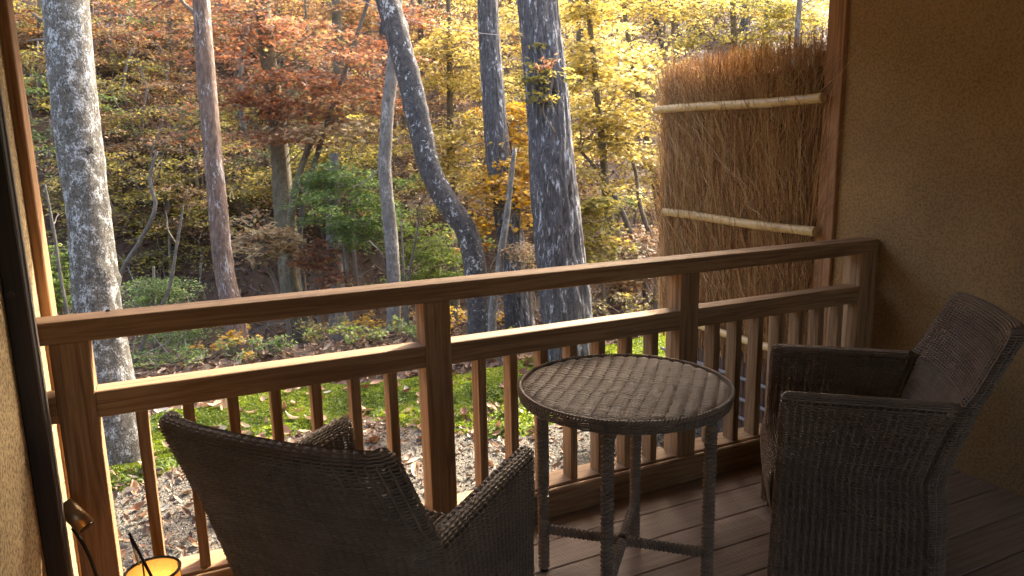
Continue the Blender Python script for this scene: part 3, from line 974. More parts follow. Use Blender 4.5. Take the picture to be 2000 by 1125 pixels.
def trunk_mesh(mb, pts, rad, sides=28, rough=.05, furrow=0.0, step=.05, flare=0.0, knots=()):
    """a trunk skin with real relief: lumps, and vertical furrows when asked"""
    pts = np.asarray(pts, float)
    L = np.sum(np.linalg.norm(np.diff(pts, axis=0), axis=1))
    n = max(8, int(L / step))
    P = smooth_path(pts, n)
    s = np.linspace(0, L, n)
    r = np.interp(np.linspace(0, 1, n), np.linspace(0, 1, len(rad)), rad)
    r = r * (1 + flare * np.exp(-s / .16))
    N = frame_normals(P)
    t = np.gradient(P, axis=0); t /= np.linalg.norm(t, axis=1, keepdims=True)
    B = np.cross(t, N)
    a = np.linspace(0, 2 * math.pi, sides, endpoint=False)
    ca, sa = np.cos(a), np.sin(a)
    seed = pts[0, 0] * 13.7
    lump = fbm(np.stack([np.broadcast_to(ca * 1.1, (n, sides)), np.broadcast_to(sa * 1.1, (n, sides)), np.broadcast_to((s * 2.2)[:, None], (n, sides)) + seed], -1), 3)
    fine = fbm(np.stack([np.broadcast_to(ca * 7, (n, sides)), np.broadcast_to(sa * 7, (n, sides)), np.broadcast_to((s * 18)[:, None], (n, sides)) + seed], -1), 2)
    D = 1 + rough * lump + min(.024, rough * .4) * fine
    if furrow:
        q = np.stack([np.broadcast_to(ca * 4.6, (n, sides)), np.broadcast_to(sa * 4.6, (n, sides)), np.broadcast_to((s * 3.0)[:, None], (n, sides)) + seed], -1)
        D = D + furrow * (1 - 2.4 * np.abs(fbm(q, 2)))
    D = D + flare * .35 * np.exp(-s / .2)[:, None] * np.sin(a * 5 + seed)[None]
    for (ks, ka, kw, kh) in knots:
        D = D + kh * np.exp(-((s[:, None] - ks) / kw) ** 2 - ((np.angle(np.exp(1j * (a[None] - ka)))) / (kw / .14)) ** 2)
    V = P[:, None] + (r[:, None] * D)[..., None] * (ca[None, :, None] * N[:, None] + sa[None, :, None] * B[:, None])
    i = np.arange(n * sides).reshape(n, sides)
    F = np.stack([i[:-1], np.roll(i[:-1], -1, 1), np.roll(i[1:], -1, 1), i[1:]], -1).reshape(-1, 4)
    mb.add(V.reshape(-1, 3), [F, np.arange(sides)[None, ::-1], np.arange((n - 1) * sides, n * sides)[None]])
    return P


def limb(mb, A, B, r0, r1, wig=.12, n=7, sides=4):
    A = np.asarray(A, float); B = np.asarray(B, float); L = np.linalg.norm(B - A)
    m = np.stack([A + (B - A) * t for t in (0, .35, .7, 1)]); m[1:3] += RNG.normal(0, wig * L * .5, (2, 3)); m[1:3, 2] += .06 * L
    one_tube(mb, m, [r0, r1], sides, n, caps=False)


def tree(name, label, px, depth, wpx, barkm, group=None, cat='tree', top=None, crown=None, leafm=None, lsize=.06, shape='fold', rough=.05,
         furrow=0., sides=28, flare=.0, high=None, limbs=(), twigs=True, step=.05, depths=None, toground=True, knots=()):
    """px: trunk line as seen, bottom to top; crown: blobs (px,py,depth,rx_m,ry_m,rz_m,nsprays,spray_r,leaves)"""
    dl = depths or [depth] * len(px)
    P = [at(x, y_, d) for (x, y_), d in zip(px, dl)]
    rad = [w_ * d / FPX / 2 for w_, d in zip(wpx, np.interp(np.linspace(0, 1, len(wpx)), np.linspace(0, 1, len(dl)), dl))]
    if toground:
        b = P[0].copy(); b[2] = float(ground_z(b[0], b[1])) - .12
        if P[0][2] > b[2] + .1: P = [b + (np.array([0.02, 0, 0]))] + P; rad = [rad[0] * 1.06] + rad
        else: P[0] = np.array([P[0][0], P[0][1], b[2]])
    if top:                     # carry the trunk on above the picture
        d = P[-1] - P[-2]; d /= np.linalg.norm(d)
        d = d * .6 + np.array([0, 0, .55])
        for k in range(2): P.append(P[-1] + d / np.linalg.norm(d) * top / 2); rad.append(rad[-1] * .75)
    P = np.array(P); base = P[0].copy()
    root = empty(name, base); tag(root, label, cat, group)
    mb = MB(); TP = trunk_mesh(mb, P, rad, sides, rough, furrow, step, flare, knots)
    mbt = MB(); mbl = MB()
    for (a_, b_, w0, w1, dd) in limbs:
        A = at(*a_, dd); q = TP[np.argmin(np.linalg.norm(TP - A, axis=1))]
        limb(mbt, q, at(*b_, dd), w0, w1, .10, 12)
    if high:                    # leaves far overhead, out of the picture
        hx, hz, ns, nl = high
        for k in range(ns):
            c = TP[-1] + np.array([RNG.normal(0, hx), RNG.normal(0, hx), RNG.uniform(-hz, hz * .6)])
            o = spray(mbl, mbt, c, RNG.uniform(.45, .8), nl, lsize * 1.2, 'fold'); limb(mbt, TP[-1 - int(RNG.integers(0, len(TP) // 4))], o, .025, .008)
    for bl in (crown or []):
        bx, by, bd, rx, ry, rz, ns, sr, nl = bl[:9]
        sl = bl[9] if len(bl) > 9 else (0, 0)
        C = at(bx, by, bd)
        rh = np.array([math.cos(YAW), -math.sin(YAW), 0]); fh = np.array([math.sin(YAW), math.cos(YAW), 0])
        for k in range(ns):
            v = RNG.normal(0, .5, 3); v = v / max(1, np.linalg.norm(v))
            c = C + rh * v[0] * rx + fh * v[1] * ry + np.array([0, 0, v[2] * rz])
            c[2] += sl[0] * (c[0] - C[0])
            c[2] = max(c[2], float(ground_z(c[0], c[1])) + .12)
            away = c - TP[np.argmin(np.linalg.norm(TP - c, axis=1))]
            o = spray(mbl, mbt if twigs else None, c, sr * RNG.uniform(.7, 1.3), int(nl * 1.35 * RNG.uniform(.7, 1.3)), lsize, shape,
                      math.atan2(away[1], away[0]) + RNG.normal(0, .5), slope=(sl[0] * .6, 0))
            if twigs and k % 2 == 0:
                q = TP[np.argmin(np.linalg.norm(TP - o + np.array([0, 0, .5]), axis=1))]
                limb(mbt, q, o, .004 + .012 * sr, .004, .14, 6, 3)
    mb.build('trunk', barkm, root, True, loc=None)
    for ch_ in root.children: ch_.location = -base
    if mbt.n:
        o = mbt.build('branches', TWIG if barkm is not B_GREY else B_GREY, root, True); o.location = -base; o['kind'] = 'stuff'
    if mbl.n:
        o = mbl.build('crown', leafm, root, False, True); o.location = -base
    return root


# ------------------------------------------------------------------ the near trees
tree('lichen_tree', 'thick pale trunk mottled with white lichen at the left, rooted in moss',
     [(243, 905), (224, 790), (205, 690), (190, 590), (178, 450), (158, 300), (141, 150), (127, 0)], 4.36, [82, 80, 80, 80, 81, 80, 80, 78, 78], B_LICHEN,
     top=5.5, high=(1.0, .8, 14, 90), leafm=L_ORANGE, rough=.075, sides=64, step=.02, flare=.22,
     knots=[(RNG.uniform(.3, 3.6), RNG.uniform(0, 6.28), RNG.uniform(.03, .06), RNG.uniform(.08, .2)) for _ in range(16)],
     limbs=[((208, 300), (175, 292), .03, .022, 4.28), ((140, 60), (62, 25), .02, .008, 4.4), ((145, 110), (55, 80), .016, .006, 4.45)])
tree('straight_tree', 'slim straight pinkish brown trunk right of the lichen covered trunk',
     [(470, 690), (455, 610), (440, 540), (425, 400), (411, 250), (401, 120), (393, 0)], 7.15, [38, 35, 34, 32, 30, 27, 25], B_BROWN,
     top=5.5, high=(.9, .7, 12, 90), leafm=L_ORANGE, rough=.05, sides=40, step=.035, flare=.3,
     knots=[(RNG.uniform(.5, 3.6), RNG.uniform(0, 6.28), RNG.uniform(.03, .05), RNG.uniform(.1, .25)) for _ in range(9)], limbs=[((402, 60), (345, -20), .03, .015, 7.15)])
tree('leaning_tree', 'bent dark trunk leaning left, flecked with white lichen, in the middle',
     [(940, 695), (936, 610), (928, 526), (918, 475), (906, 443), (887, 415), (850, 355), (820, 250), (790, 120), (756, 0)], 6.65, [48, 44, 44, 46, 48, 48, 47, 46, 46, 45], B_DARK,
     top=5.5, high=(1.0, .8, 12, 90), leafm=L_RUST, rough=.08, sides=56, step=.03, flare=.3,
     knots=[(RNG.uniform(.5, 3.6), RNG.uniform(0, 6.28), RNG.uniform(.03, .06), RNG.uniform(.08, .2)) for _ in range(10)])
tree('furrowed_tree', 'broad upright trunk with deeply furrowed grey bark right of the middle',
     [(1113, 690), (1106, 610), (1095, 500), (1083, 380), (1073, 250), (1062, 120), (1050, 0)], 6.15, [92, 82, 76, 72, 70, 66, 62], B_FURROW,
     top=6, high=(1.0, .8, 14, 90), leafm=L_YELLOW, rough=.03, furrow=.075, sides=110, step=.03, flare=.22)
tree('dark_tree', 'upright dark furrowed trunk between the leaning trunk and the broadest trunk',
     [(1022, 690), (1013, 610), (1000, 480), (978, 340), (964, 200), (956, 80), (952, 0)], 7.0, [58, 50, 46, 40, 36, 33, 31], B_FURROW,
     top=5, high=(.9, .7, 12, 90), leafm=L_YELLOW, rough=.05, furrow=.06, sides=70, flare=.3)
tree('grey_tree', 'slender grey trunk rising just left of the bent leaning trunk',
     [(766, 660), (770, 570), (762, 440), (752, 330), (757, 215), (767, 130), (772, 40), (775, -40)], 7.6, [28, 26, 25, 24, 23, 22, 20], B_GREY,
     top=4, high=(.8, .6, 8, 80), leafm=L_RUST, rough=.06, limbs=[((760, 330), (690, 365), .012, .006, 7.6), ((768, 560), (720, 470), .01, .005, 7.5), ((766, 130), (800, 60), .012, .006, 7.7)])
tree('slanted_pole', 'thin bare grey stem slanting across the foot of the dark upright trunk',
     [(962, 680), (962, 610), (975, 520), (990, 420), (1005, 290)], 6.5, [17, 15, 14, 12, 8], B_GREY, cat='stem', rough=.06, sides=14)

# ------------------------------------------------------------------ the middle distance
tree('rust_tree', 'tree with broad layers of rusty red leaves behind the slim straight trunk',
     [(588, 655), (568, 530), (556, 420), (547, 300), (536, 200), (525, 120), (512, 0), (505, -90)], 9.6, [48, 42, 36, 32, 30, 28, 24, 20], B_OLIVE,
     crown=[(480, 40, 9.2, 1.5, .8, .35, 15, .55, 130), (600, 130, 9.0, 1.5, .8, .40, 20, .55, 130), (470, 185, 9.3, 1.1, .6, .22, 10, .50, 120),
            (650, 205, 8.8, 1.0, .5, .28, 10, .5, 120), (520, 255, 9.2, 1.2, .5, .12, 7, .5, 110), (380, -20, 9.9, 1.2, .8, .4, 8, .55, 120), (680, 30, 9.6, 1.0, .8, .4, 9, .5, 120)],
     leafm=L_RUST, lsize=.068, shape='maple', top=2.5)
tree('crooked_sapling', 'crooked brown sapling forking against the foot of the rusty tree',
     [(598, 640), (572, 540), (568, 430), (588, 330), (625, 255), (660, 230)], 8.9, [20, 18, 16, 14, 11, 6], B_OLIVE,
     crown=[(660, 250, 8.6, .8, .4, .15, 6, .45, 90)], leafm=L_PINK, lsize=.075, shape='maple', sides=12, limbs=[((585, 350), (612, 420), .018, .01, 8.9)])
tree('pale_shrub', 'shrub with large pale pinkish leaves beside the slim straight trunk',
     [(560, 620), (540, 560), (500, 470)], 8.3, [8, 7, 4], TWIG,
     crown=[(485, 460, 8.2, .55, .3, .22, 9, .30, 60), (560, 480, 8.2, .35, .3, .2, 5, .26, 50)], leafm=L_PINK, lsize=.085, shape='oval', cat='shrub', sides=8)
tree('bushy_green_tree', 'small tree with a bushy green crown left of the slender grey trunk',
     [(662, 650), (657, 560), (650, 440), (653, 300)], 8.6, [34, 30, 26, 18], B_GREY,
     crown=[(665, 390, 8.2, .65, .5, .42, 26, .28, 120), (720, 440, 8.2, .45, .4, .3, 12, .25, 110), (625, 345, 8.2, .3, .3, .2, 6, .25, 100)],
     leafm=L_GREEN, lsize=.045, shape='oval', sides=18)
tree('fern_green_maple', 'low bright green maple spreading flat layers left of the leaning trunk foot',
     [(855, 640), (852, 560), (850, 470)], 8.9, [9, 8, 5], TWIG,
     crown=[(850, 490, 8.6, .55, .5, .32, 20, .34, 110), (800, 540, 8.6, .35, .3, .2, 7, .3, 100)], leafm=L_FERN, lsize=.05, shape='maple', sides=8)
tree('golden_maple', 'small maple with golden leaves hanging in front of the dark upright trunk',
     [(1030, 660), (1020, 520), (1008, 420), (1000, 330), (990, 240)], 7.4, [14, 12, 11, 8, 5], B_OLIVE,
     crown=[(980, 375, 6.9, .38, .25, .34, 18, .26, 75), (1020, 300, 7.0, .4, .3, .35, 12, .28, 75), (945, 450, 7.2, .3, .3, .15, 6, .22, 60), (1015, 220, 7.3, .4, .3, .3, 8, .28, 70)],
     leafm=L_GOLD, lsize=.06, shape='maple', sides=10)
for k, (pl, lab, blobs, dpt) in enumerate([
    ([(1190, 650), (1195, 520), (1180, 330), (1160, 120), (1140, -60)], 'yellow maple just right of the broadest trunk',
     [(1185, 150, 8.3, .75, .6, .75, 26, .42, 105, (-.25, 0)), (1210, 300, 8.4, .65, .6, .5, 16, .40, 100, (-.25, 0)), (1150, 20, 8.6, .7, .6, .5, 14, .42, 100)], 8.5),
    ([(890, 640), (885, 480), (880, 300), (878, 120), (875, -40)], 'yellow maple filling the gap between leaning and dark trunks',
     [(890, 130, 10.2, .8, .7, .7, 22, .48, 105), (900, 260, 10.0, .8, .7, .4, 16, .48, 105), (880, 340, 9.8, .8, .6, .25, 9, .45, 100)], 10.3),
    ([(1310, 640), (1290, 420), (1255, 230), (1225, 60), (1210, -60)], 'yellow maple leaning behind the far end of the brushwood fence',
     [(1255, 190, 10.4, .9, .8, .8, 28, .48, 110, (-.2, 0)), (1290, 330, 10.2, .8, .7, .5, 16, .45, 105, (-.2, 0)), (1220, 20, 11, 1.0, .8, .5, 14, .5, 110)], 10.6),
    ([(1060, 640), (1050, 460), (1040, 250), (1030, 20), (1025, -60)], 'pale yellow maple behind the broadest trunk',
     [(1030, 120, 11.5, 1.2, .9, .8, 26, .5, 105), (1040, 290, 11.2, 1.0, .8, .5, 14, .5, 100), (960, 20, 12, 1.2, .9, .5, 14, .5, 110)], 11.6)]):
    tree('yellow_maple', lab, pl, dpt, [20, 17, 14, 11, 8], B_OLIVE, group='yellow maples behind the trunks', crown=blobs, leafm=L_YELLOW, lsize=.068, shape='maple' if dpt < 9 else 'fold', sides=12)
tree('lime_maple', 'yellow green tree on the slope above the brushwood fence',
     [(1440, 300), (1435, 120), (1430, -40)], 14, [16, 13, 10], B_OLIVE,
     crown=[(1430, 30, 13.5, 1.6, .9, .7, 26, .6, 105), (1560, 30, 14, 1.4, .9, .6, 20, .6, 105)], leafm=L_OLIVE, lsize=.068, sides=10)
tree('forked_tree', 'dark forked stem rising above the left end of the brushwood fence',
     [(1330, 300), (1308, 170), (1295, 90), (1275, 20), (1262, -40)], 12, [20, 17, 15, 12, 10], B_DARK,
     crown=[(1330, 20, 12, .8, .6, .4, 9, .5, 90)], leafm=L_YELLOW, lsize=.068, shape='maple', sides=12, limbs=[((1300, 110), (1322, -20), .05, .03, 12)])
tree('grey_pole_tree', 'pale grey stem standing above the brushwood fence beside the right post',
     [(1545, 260), (1556, 80), (1562, 0), (1566, -60)], 12, [14, 12, 11, 10], B_GREY, sides=12, rough=.05,
     crown=[(1590, -40, 12, .8, .6, .3, 6, .5, 90)], leafm=L_YELLOW, lsize=.085)
for k, (pl, lab, m_, blobs, dpt, w_) in enumerate([
    ([(215, 420), (212, 330), (205, 200), (200, 60)], 'orange tree on the slope just right of the lichen covered trunk', L_ORANGE,
     [(260, 60, 14, 1.6, 1., .7, 24, .6, 110), (300, 180, 13.4, 1.5, 1., .4, 18, .6, 110), (240, 270, 12.8, 1.0, .8, .3, 10, .5, 100)], 13.8, 14),
    ([(90, 420), (85, 280), (80, 120), (78, 0)], 'orange brown tree between the left post and the lichen covered trunk', L_ORANGE,
     [(80, 60, 14, 1.0, 1., .8, 14, .55, 100), (90, 200, 13.2, .9, .8, .6, 12, .5, 100), (95, 310, 12.5, .7, .7, .5, 9, .45, 100)], 13.6, 13),
    ([(345, 380), (342, 240), (335, 90), (330, 0)], 'orange tree directly left of the slim straight trunk', L_ORANGE,
     [(345, 30, 15.5, 1.5, 1., .6, 16, .6, 110), (330, 240, 12.8, 1.0, .8, .25, 9, .5, 100), (420, 90, 15.5, 1.5, 1., .5, 14, .6, 110)], 14.0, 14),
    ([(668, 330), (664, 200), (660, 80), (655, -30)], 'orange tree with a dark trunk high on the slope behind the rusty layers', L_ORANGE,
     [(690, 60, 14, 1.6, 1., .6, 20, .6, 110), (590, 20, 15, 1.6, 1., .6, 18, .6, 110), (720, 190, 12.2, 1.0, .8, .4, 12, .5, 100)], 13.2, 26),
    ([(830, 330), (826, 200), (822, 60), (820, -30)], 'orange tree on the slope behind the top of the leaning trunk', L_ORANGE,
     [(830, 40, 14, 1.4, 1., .6, 18, .6, 110), (860, 150, 13, 1.2, .9, .5, 14, .55, 105)], 13.6, 14)]):
    tree('orange_tree', lab, pl, dpt, [w_, w_ * .9, w_ * .8, w_ * .7], B_OLIVE, group='orange trees on the far slope', crown=blobs, leafm=m_, lsize=.066, sides=12)
for k, (lab, blobs, pl, dpt) in enumerate([
    ('olive yellow bush spreading flat layers right of the lichen covered trunk', [(300, 370, 11, 1.0, 1.2, .5, 17, .4, 80), (290, 440, 10.6, .9, 1.0, .4, 12, .36, 80)], [(330, 520), (310, 420), (300, 350)], 11),
    ('olive yellow bush right behind the slim straight trunk', [(480, 330, 11, 1.0, 1.2, .5, 16, .4, 80), (400, 400, 10.6, .8, 1.0, .45, 14, .38, 80)], [(480, 500), (470, 400), (468, 320)], 11),
    ('olive yellow bush under the rusty layers, left of the green crown', [(600, 300, 10.6, .8, 1.0, .4, 12, .4, 80), (700, 280, 10.6, .8, 1.0, .4, 12, .36, 80)], [(690, 470), (690, 380), (688, 290)], 10.6),
    ('olive yellow bush low on the slope left of the slim straight trunk', [(350, 470, 10.2, .9, .8, .3, 11, .36, 80), (240, 500, 10, .6, .5, .15, 7, .4, 100)], [(335, 560), (332, 510), (330, 460)], 10)]):
    tree('olive_bush', lab, pl, dpt, [8, 7, 4], TWIG, group='olive yellow bushes on the slope', crown=blobs, leafm=L_OLIVE, lsize=.06, cat='bush', sides=8)
# understory all over the far slope
def hit_slope(px, py):
    for d in np.arange(8.5, 40, .15):
        q = at(px, py, d)
        if q[2] < float(ground_z(q[0], q[1])): return d
    return 40.


SLOPE_L = {L_ORANGE: 'orange', L_BROWN: 'brown', L_OLIVE: 'olive yellow', L_GREEN: 'green', L_RUST: 'rusty red', L_YELLOW: 'bright yellow', L_GOLD: 'golden'}
for gy in (-30, 30, 80, 125, 165, 205, 245, 285, 325, 365, 405, 445, 480):
    for gx in range(50, 1640, 78):
        px_ = gx + RNG.uniform(-55, 55); py_ = gy + RNG.uniform(-30, 30)
        if 1310 < px_ < 1640 and py_ > 75: continue
        if py_ > 330 and RNG.uniform() < .25: continue
        d_ = hit_slope(px_, py_)
        if d_ > 30: continue
        u = RNG.uniform()
        if px_ < 430: m_ = L_ORANGE if u < .45 else L_BROWN if u < .7 else L_OLIVE if u < .92 else L_GREEN
        elif px_ < 800: m_ = L_RUST if u < .25 else L_ORANGE if u < .5 else L_BROWN if u < .65 else L_OLIVE if u < .95 else L_GREEN
        else: m_ = L_YELLOW if u < .5 else L_GOLD if u < .68 else L_OLIVE if u < .85 else L_BROWN
        if py_ > 210: m_ = L_OLIVE if u < .42 else L_BROWN if u < .72 else L_GREEN if u < .85 else m_
        h_ = 50 / d_ * 14 * RNG.uniform(.6, 1.1)
        tree('slope_bush', SLOPE_L[m_] + ' leaved understory bush on the far wooded slope', [(px_, py_), (px_ + RNG.normal(0, 8), py_ - h_), (px_ + RNG.normal(0, 14), py_ - 2 * h_)], d_, [6, 5, 3], TWIG,
             group='understory bushes on the far slope', cat='bush', sides=6,
             crown=[(px_, py_ - 1.2 * h_, d_ - .2, .55, .5, .5, 6, .40, 62)], leafm=m_, lsize=.055)

CANOPY = []
# tall trees added up the slope: thin dark trunks in the picture, unseen crowns above it placed to throw patches of shade
CG = 'tall slender trees added to shade the far slope'
for k in range(15):
    for _ in range(60):
        x, y_ = RNG.uniform(1.5, 25), RNG.uniform(12.5, 23)
        if x < 1.25 * y_ and all(math.hypot(x - q[0], y_ - q[1]) > 2.3 for q in CANOPY): break
    CANOPY.append((x, y_))
    gz = float(ground_z(x, y_)); h_ = RNG.uniform(7.5, 10)
    root = empty('shade_tree', (x, y_, gz)); tag(root, 'tall slender dark trunk up the far slope, its unseen crown added to shade the slope', 'tree', CG)
    mb = MB(); lean = RNG.normal(0, .35, 2)
    TP = trunk_mesh(mb, [(0, 0, -.1), (lean[0] * .3, lean[1] * .3, h_ * .35), (lean[0], lean[1], h_)], [.11, .09, .05], 12, .05, 0, .25)
    mb.build('trunk', B_OLIVE if k % 2 else B_DARK, root, True)
    mbt = MB(); mbl = MB()
    for q in range(17):
        c = np.array([lean[0] + RNG.normal(0, 1.05), lean[1] + RNG.normal(0, 1.05), h_ - RNG.uniform(0, 2.6)])
        o = spray(mbl, mbt, c, RNG.uniform(.7, 1.1), 80, .13, 'fold'); limb(mbt, TP[-1 - int(RNG.integers(0, len(TP) // 3))], o, .03, .01, .12, 5, 3)
    o = mbt.build('branches', TWIG, root, True); o['kind'] = 'stuff'
    mbl.build('crown', L_ORANGE if x < 8 else L_YELLOW, root, rnd=True)

tree('brown_bush', 'brown and yellow bush below the far end of the brushwood fence',
     [(1240, 640), (1235, 540), (1230, 440)], 8.8, [9, 8, 5], TWIG,
     crown=[(1230, 470, 8.6, .55, .5, .3, 18, .32, 105), (1290, 520, 8.4, .4, .4, .25, 9, .3, 95), (1200, 550, 8.2, .4, .4, .2, 9, .28, 95)], leafm=L_BROWN, lsize=.06, shape='maple', cat='bush', sides=8)
tree('lime_bush', 'yellow green bush at the right side of the broadest trunk',
     [(1180, 650), (1178, 560), (1175, 450)], 7.9, [9, 8, 5], TWIG, crown=[(1165, 470, 7.8, .40, .4, .25, 12, .28, 90), (1150, 400, 7.8, .3, .3, .25, 8, .28, 85)],
     leafm=L_OLIVE, lsize=.06, shape='maple', cat='bush', sides=8)
tree('dry_shrub', 'dry beige shrub at the foot of the dark upright trunk',
     [(1040, 660), (1035, 580), (1030, 500)], 6.7, [7, 6, 4], TWIG, crown=[(1030, 490, 6.6, .22, .2, .10, 9, .17, 70), (1060, 520, 6.6, .2, .2, .1, 5, .15, 60)],
     leafm=L_PINK, lsize=.03, cat='shrub', sides=8)
tree('orange_sapling', 'small sapling with orange leaves beside the foot of the rusty tree',
     [(625, 640), (615, 570), (605, 490)], 8.4, [7, 6, 4], TWIG, crown=[(605, 500, 8.2, .22, .2, .22, 8, .2, 45), (650, 540, 8.1, .15, .15, .15, 4, .17, 40)],
     leafm=L_RUST, lsize=.065, shape='maple', cat='sapling', sides=8)
tree('dark_green_bush', 'dark green bush low at the left post behind the railing',
     [(125, 650), (118, 590), (112, 500)], 6.6, [8, 7, 5], TWIG, crown=[(112, 540, 6.5, .22, .3, .28, 14, .22, 80), (140, 600, 6.4, .2, .2, .15, 6, .2, 70)],
     leafm=L_FERN, lsize=.055, shape='maple', cat='bush', sides=8)
tree('conifer', 'dark green low conifer spreading behind the lichen covered trunk foot',
     [(300, 660), (300, 600), (300, 520)], 8.4, [9, 8, 5], TWIG, crown=[(300, 575, 8.2, .55, .4, .2, 12, .33, 150), (330, 640, 7.9, .4, .3, .15, 8, .28, 140)],
     leafm=L_GREEN, lsize=.035, sides=8)

# bare crooked stems one can tell apart
BS = [('crooked pale bare stem right of the lichen covered trunk', [(225, 600), (238, 530), (275, 468), (303, 400), (293, 350), (307, 295)], 7.0, [14, 12, 11, 10, 9, 6]),
      ('thin grey crooked stem left of the slim straight trunk', [(268, 745), (275, 690), (300, 620), (320, 590), (345, 480), (358, 400)], 6.6, [14, 11, 9, 8, 7, 4]),
      ('thin bare stem crossing the gap beside the left post', [(140, 650), (122, 560), (105, 450), (88, 360)], 6.2, [9, 8, 7, 5]),
      ('leaning pale dead stem crossing the rusty layers', [(590, 420), (620, 300), (640, 235), (680, 120), (720, 0), (735, -50)], 9.0, [12, 12, 13, 12, 10, 8]),
      ('pair of pale bare stems left of the leaning trunk, the left one', [(795, 650), (790, 560), (783, 430)], 7.4, [7, 6, 3]),
      ('pale forked bare stem touching the left side of the leaning trunk foot', [(800, 655), (797, 560), (815, 450), (822, 400)], 7.2, [7, 6, 5, 3]),
      ('thin grey stem right of the slanted pole', [(1022, 650), (1018, 560), (1014, 450), (1018, 350)], 6.9, [9, 8, 7, 4]),
      ('grey trunk foot glimpsed under the top rail beside the third post', [(1285, 660), (1282, 600), (1286, 520), (1296, 430), (1302, 300)], 7.4, [20, 18, 16, 13, 9]),
      ('thick crooked branch in the shade behind the broadest trunk', [(1260, 560), (1230, 450), (1180, 350), (1130, 290)], 8.4, [17, 15, 11, 7]),
      ('mossy slanting branch low behind the far end of the fence', [(1290, 520), (1250, 400), (1240, 330), (1220, 270)], 8.6, [15, 12, 9, 6]),
      ('thin dark twin stem high between the rusty and yellow leaves, left', [(605, 200), (600, 90), (595, -30)], 12.5, [8, 7, 5]),
      ('short pale dead trunk among the rusty layers left of their trunk', [(470, 150), (475, 90), (482, 40)], 11.5, [13, 12, 10]),
      ('grey stem at the right foot of the bushy green tree', [(690, 650), (680, 560), (672, 470)], 8.2, [15, 13, 9]),
      ('dark slim trunk far up the slope left of the bushy green tree', [(640, 420), (635, 330), (630, 240)], 11.0, [13, 12, 9])]
for lab, pl, dpt, w_ in BS:
    fk = []
    for q in range(2):
        i_ = RNG.integers(len(pl) // 2, len(pl)); x_, y__ = pl[i_]
        fk.append(((x_, y__), (x_ + RNG.normal(0, 35), y__ - RNG.uniform(25, 70)), w_[-1] * dpt / FPX * .35, .002, dpt + RNG.normal(0, .15)))
    tree('bare_stem', lab, pl, dpt, [q * .78 for q in w_], B_STEM if 'dark' not in lab else B_OLIVE, cat='stem', group='bare stems in the wood', sides=10, rough=.09, limbs=fk)

# climbing plant on the broad trunk, leafy sprig
vine = empty('climbing_plant', at(1075, 230, 5.95)); vb = np.array(vine.location)
tag(vine, 'leafy climber with green and orange leaves clinging to the broadest trunk', 'climber')
ml = MB(); mt = MB(); mo = MB()
one_tube(mt, [at(1085, 260, 5.94) - vb, at(1060, 215, 5.92) - vb, at(1080, 160, 5.9) - vb, at(1055, 95, 5.92) - vb], [.008, .003], 6, 16)
for k in range(22):
    px_, py_ = RNG.normal(1068, 32), RNG.normal(150, 34)
    tgt = mo if (py_ < 135 and k % 2) else ml
    spray(tgt, mt, at(px_, py_, 5.88 + RNG.normal(0, .06)) - vb, .10, 16, .052, 'oval', tilt=.8)
mt.build('stem', TWIG, vine, True); ml.build('green_leaves', L_OLIVE, vine, rnd=True); mo.build('orange_leaves', L_RUST, vine, rnd=True)

# undergrowth on the terrace edge
UG = [(520, 690, 6.6, L_GREEN, .16, 'small green herb at the edge of the leaf litter, left of the slim trunk foot'),
      (700, 668, 6.9, L_FERN, .16, 'low fresh green herb in the litter left of the slender grey trunk'),
      (395, 690, 6.5, L_GREEN, .18, 'green herb below the top rail left of the slim straight trunk'),
      (445, 660, 6.8, L_GOLD, .16, 'yellow leaved herb beside the slim straight trunk foot'),
      (320, 700, 6.6, L_GREEN, .15, 'green herb right of the lichen covered trunk under the top rail'),
      (620, 640, 7.4, L_OLIVE, .17, 'yellow spotted shrublet at the foot of the rusty tree'),
      (715, 625, 7.8, L_GOLD, .20, 'golden bush seen under the top rail left of the second post'),
      (905, 625, 7.6, L_GOLD, .22, 'golden bush seen under the top rail right of the second post'),
      (800, 640, 7.2, L_GREEN, .15, 'green herb left of the second post under the top rail'),
      (1225, 590, 7.4, L_OLIVE, .22, 'olive bush seen under the top rail left of the third post'),
      (1000, 650, 6.4, L_FERN, .10, 'little bright green herb between the trunk feet right of the second post')]
for (px_, py_, d_, m_, r_, lab) in UG:
    c = at(px_, py_, d_); gz = float(ground_z(c[0], c[1])); h_ = max(.15, c[2] - gz)
    root = empty('herb', (c[0], c[1], gz)); tag(root, lab, 'plant', 'undergrowth along the litter edge')
    ml = MB(); mt = MB()
    for k in range(12):
        q = np.array([RNG.normal(0, r_), RNG.normal(0, r_), h_ * RNG.uniform(.55, 1.25)])
        spray(ml, mt, q, r_ * .7, 26, .04 if m_ is not L_GOLD else .05, 'oval' if m_ is L_GREEN else 'maple', tilt=.6)
        one_tube(mt, [(0, 0, -.02), q * .5 + RNG.normal(0, .02, 3), q], [.004, .002], 4, 5, caps=False)
    mt.build('stems', TWIG, root, True); ml.build('leaves', m_, root, rnd=True)

# ------------------------------------------------------------------ ground cover
def scatter(n, x0, x1, y0, y1):
    return RNG.uniform(x0, x1, n), RNG.uniform(y0, y1, n)


def moss_mask(x, y):
    x = np.asarray(x, float); y = np.asarray(y, float)
    near = 4.47 - .28 * np.clip((x - 1.0), 0, 2) + .16 * np.sin(x * 2.3) + .10 * np.sin(x * 5.9 + 1)
    far = 5.62 + .12 * np.sin(x * 1.7 + .6) + .06 * np.sin(x * 4.3)
    e = np.minimum(y - near, far - y)
    p = fbm(np.stack([x * 1.1, y * 1.6, np.zeros_like(x) + 9], -1), 3)
    return e + .22 * p


